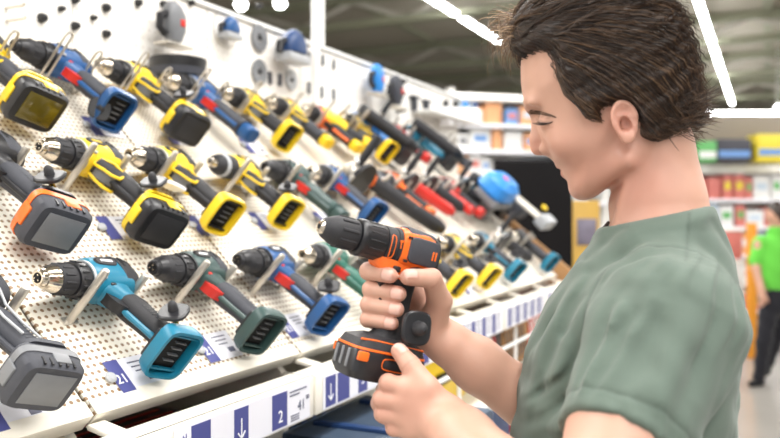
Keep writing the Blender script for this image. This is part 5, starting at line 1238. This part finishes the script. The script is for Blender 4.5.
def w_polo(p):
    d = ell(p, L(776, 266), (.185, .135, .34)); d = smax(d, p[:, 2]-L(0, 236)[2], .03); d = smax(d, L(0, 296)[2]-p[:, 2], .01)
    d = smin(d, chain(p, [L(761, 244), L(755, 262, -.02)], [.078, .066], .01), .03); d = smin(d, chain(p, [L(790, 244, .02), L(798, 262, .03)], [.078, .066], .01), .03)
    d = smin(d, cone(p, L(776, 236), L(776, 231), .078, .070), .02)
    d = d+.004*np.sin(34*p[:, 2]+22*p[:, 0]+2*np.sin(20*p[:, 1]))
    return smax(d, -cone(p, L(776, 228), L(776, 220), .056, .056), .006)
def w_trou(p):
    d = ell(p, L(776, 300), (.165, .125, .17)); d = smin(d, chain(p, [L(769, 302, -.03), L(761, 340, -.06), L(758, 378, -.02)], [.092, .068, .054], .03), .03)
    d = smin(d, chain(p, [L(783, 302, .05), L(784, 338, .12), L(781, 374, .30)], [.092, .068, .054], .03), .03)
    return d+.004*np.sin(40*p[:, 2]+30*p[:, 0])
def w_shoe(p):
    d = chain(p, [L(760, 382, -.01), L(749, 383.5, -.05)], [.042, .032], .02); e = chain(p, [L(782, 378, .30), L(772, 383.5, .26)], [.042, .032], .02); return smax(np.minimum(d, e), .004-p[:, 2], .004)
def w_hair(p):
    d = ell(p, L(776.5, 213, 0), (.086, .094, .112)); return smax(d, -ell(p, L(765, 222, 0), (.085, .10, .115)), .01)
for nm_, f_, lo_, hi_, c_ in (('body', w_body, (-.3, -.3, .65), (.36, .2, 1.75), (206, 160, 138)), ('polo_shirt', w_polo, (-.35, -.25, .75), (.36, .25, 1.55), (104, 200, 74)), ('trousers', w_trou, (-.3, -.3, .0), (.35, .5, 1.0), (34, 34, 40)), ('shoes', w_shoe, (-.35, -.2, -.02), (.25, .45, .2), (30, 30, 32)), ('hair', w_hair, (-.15, -.2, 1.45), (.25, .2, 1.8), (48, 34, 26))):
    ps, fs_ = nets(f_, lo_, hi_, .0085, B=6)
    nmesh(nm_, ps, fs_, {'body': skinm, 'hair': hairm}.get(nm_, clothm), wk, 1, (lambda c: (lambda p: np.tile(np.array(lin(c)), (len(p), 1))))(c_))
# ---- his trousers and shoes below the frame
def m_trou(p):
    q = toH(p); P0 = fromH(HX(655, 400, 0)[None])[0]; c = V(P0[0], P0[1], 0)
    hL, hR = c+V(-.02, -.09, .90), c+V(.03, .09, .90)
    d = ell(p, c+V(0, 0, .95), (.15, .18, .16)); d = smin(d, chain(p, [hL, c+V(-.03, -.10, .50), c+V(-.01, -.10, .09)], [.098, .072, .060], .02), .03)
    return smin(d, chain(p, [hR, c+V(.02, .10, .50), c+V(.05, .10, .09)], [.098, .072, .060], .02), .03)
PM = fromH(HX(655, 400, 0)[None])[0]
ps, fs_ = nets(m_trou, (PM[0]-.25, PM[1]-.3, .02), (PM[0]+.25, PM[1]+.3, 1.12), .010, B=6)
nmesh('trousers', ps, fs_, clothm, man, 1, lambda p: np.tile(np.array(lin((60, 74, 100))), (len(p), 1)))
def m_shoe(p):
    c = V(PM[0], PM[1], 0); d = chain(p, [c+V(.0, -.10, .045), c+V(-.17, -.09, .036)], [.046, .038], .02); e = chain(p, [c+V(.06, .10, .045), c+V(-.11, .13, .036)], [.046, .038], .02)
    return smax(np.minimum(d, e), .003-p[:, 2], .004)
ps, fs_ = nets(m_shoe, (PM[0]-.30, PM[1]-.25, -.02), (PM[0]+.2, PM[1]+.25, .14), .008, B=6)
nmesh('shoes', ps, fs_, clothm, man, 1, lambda p: np.tile(np.array(lin((70, 60, 52))), (len(p), 1)))
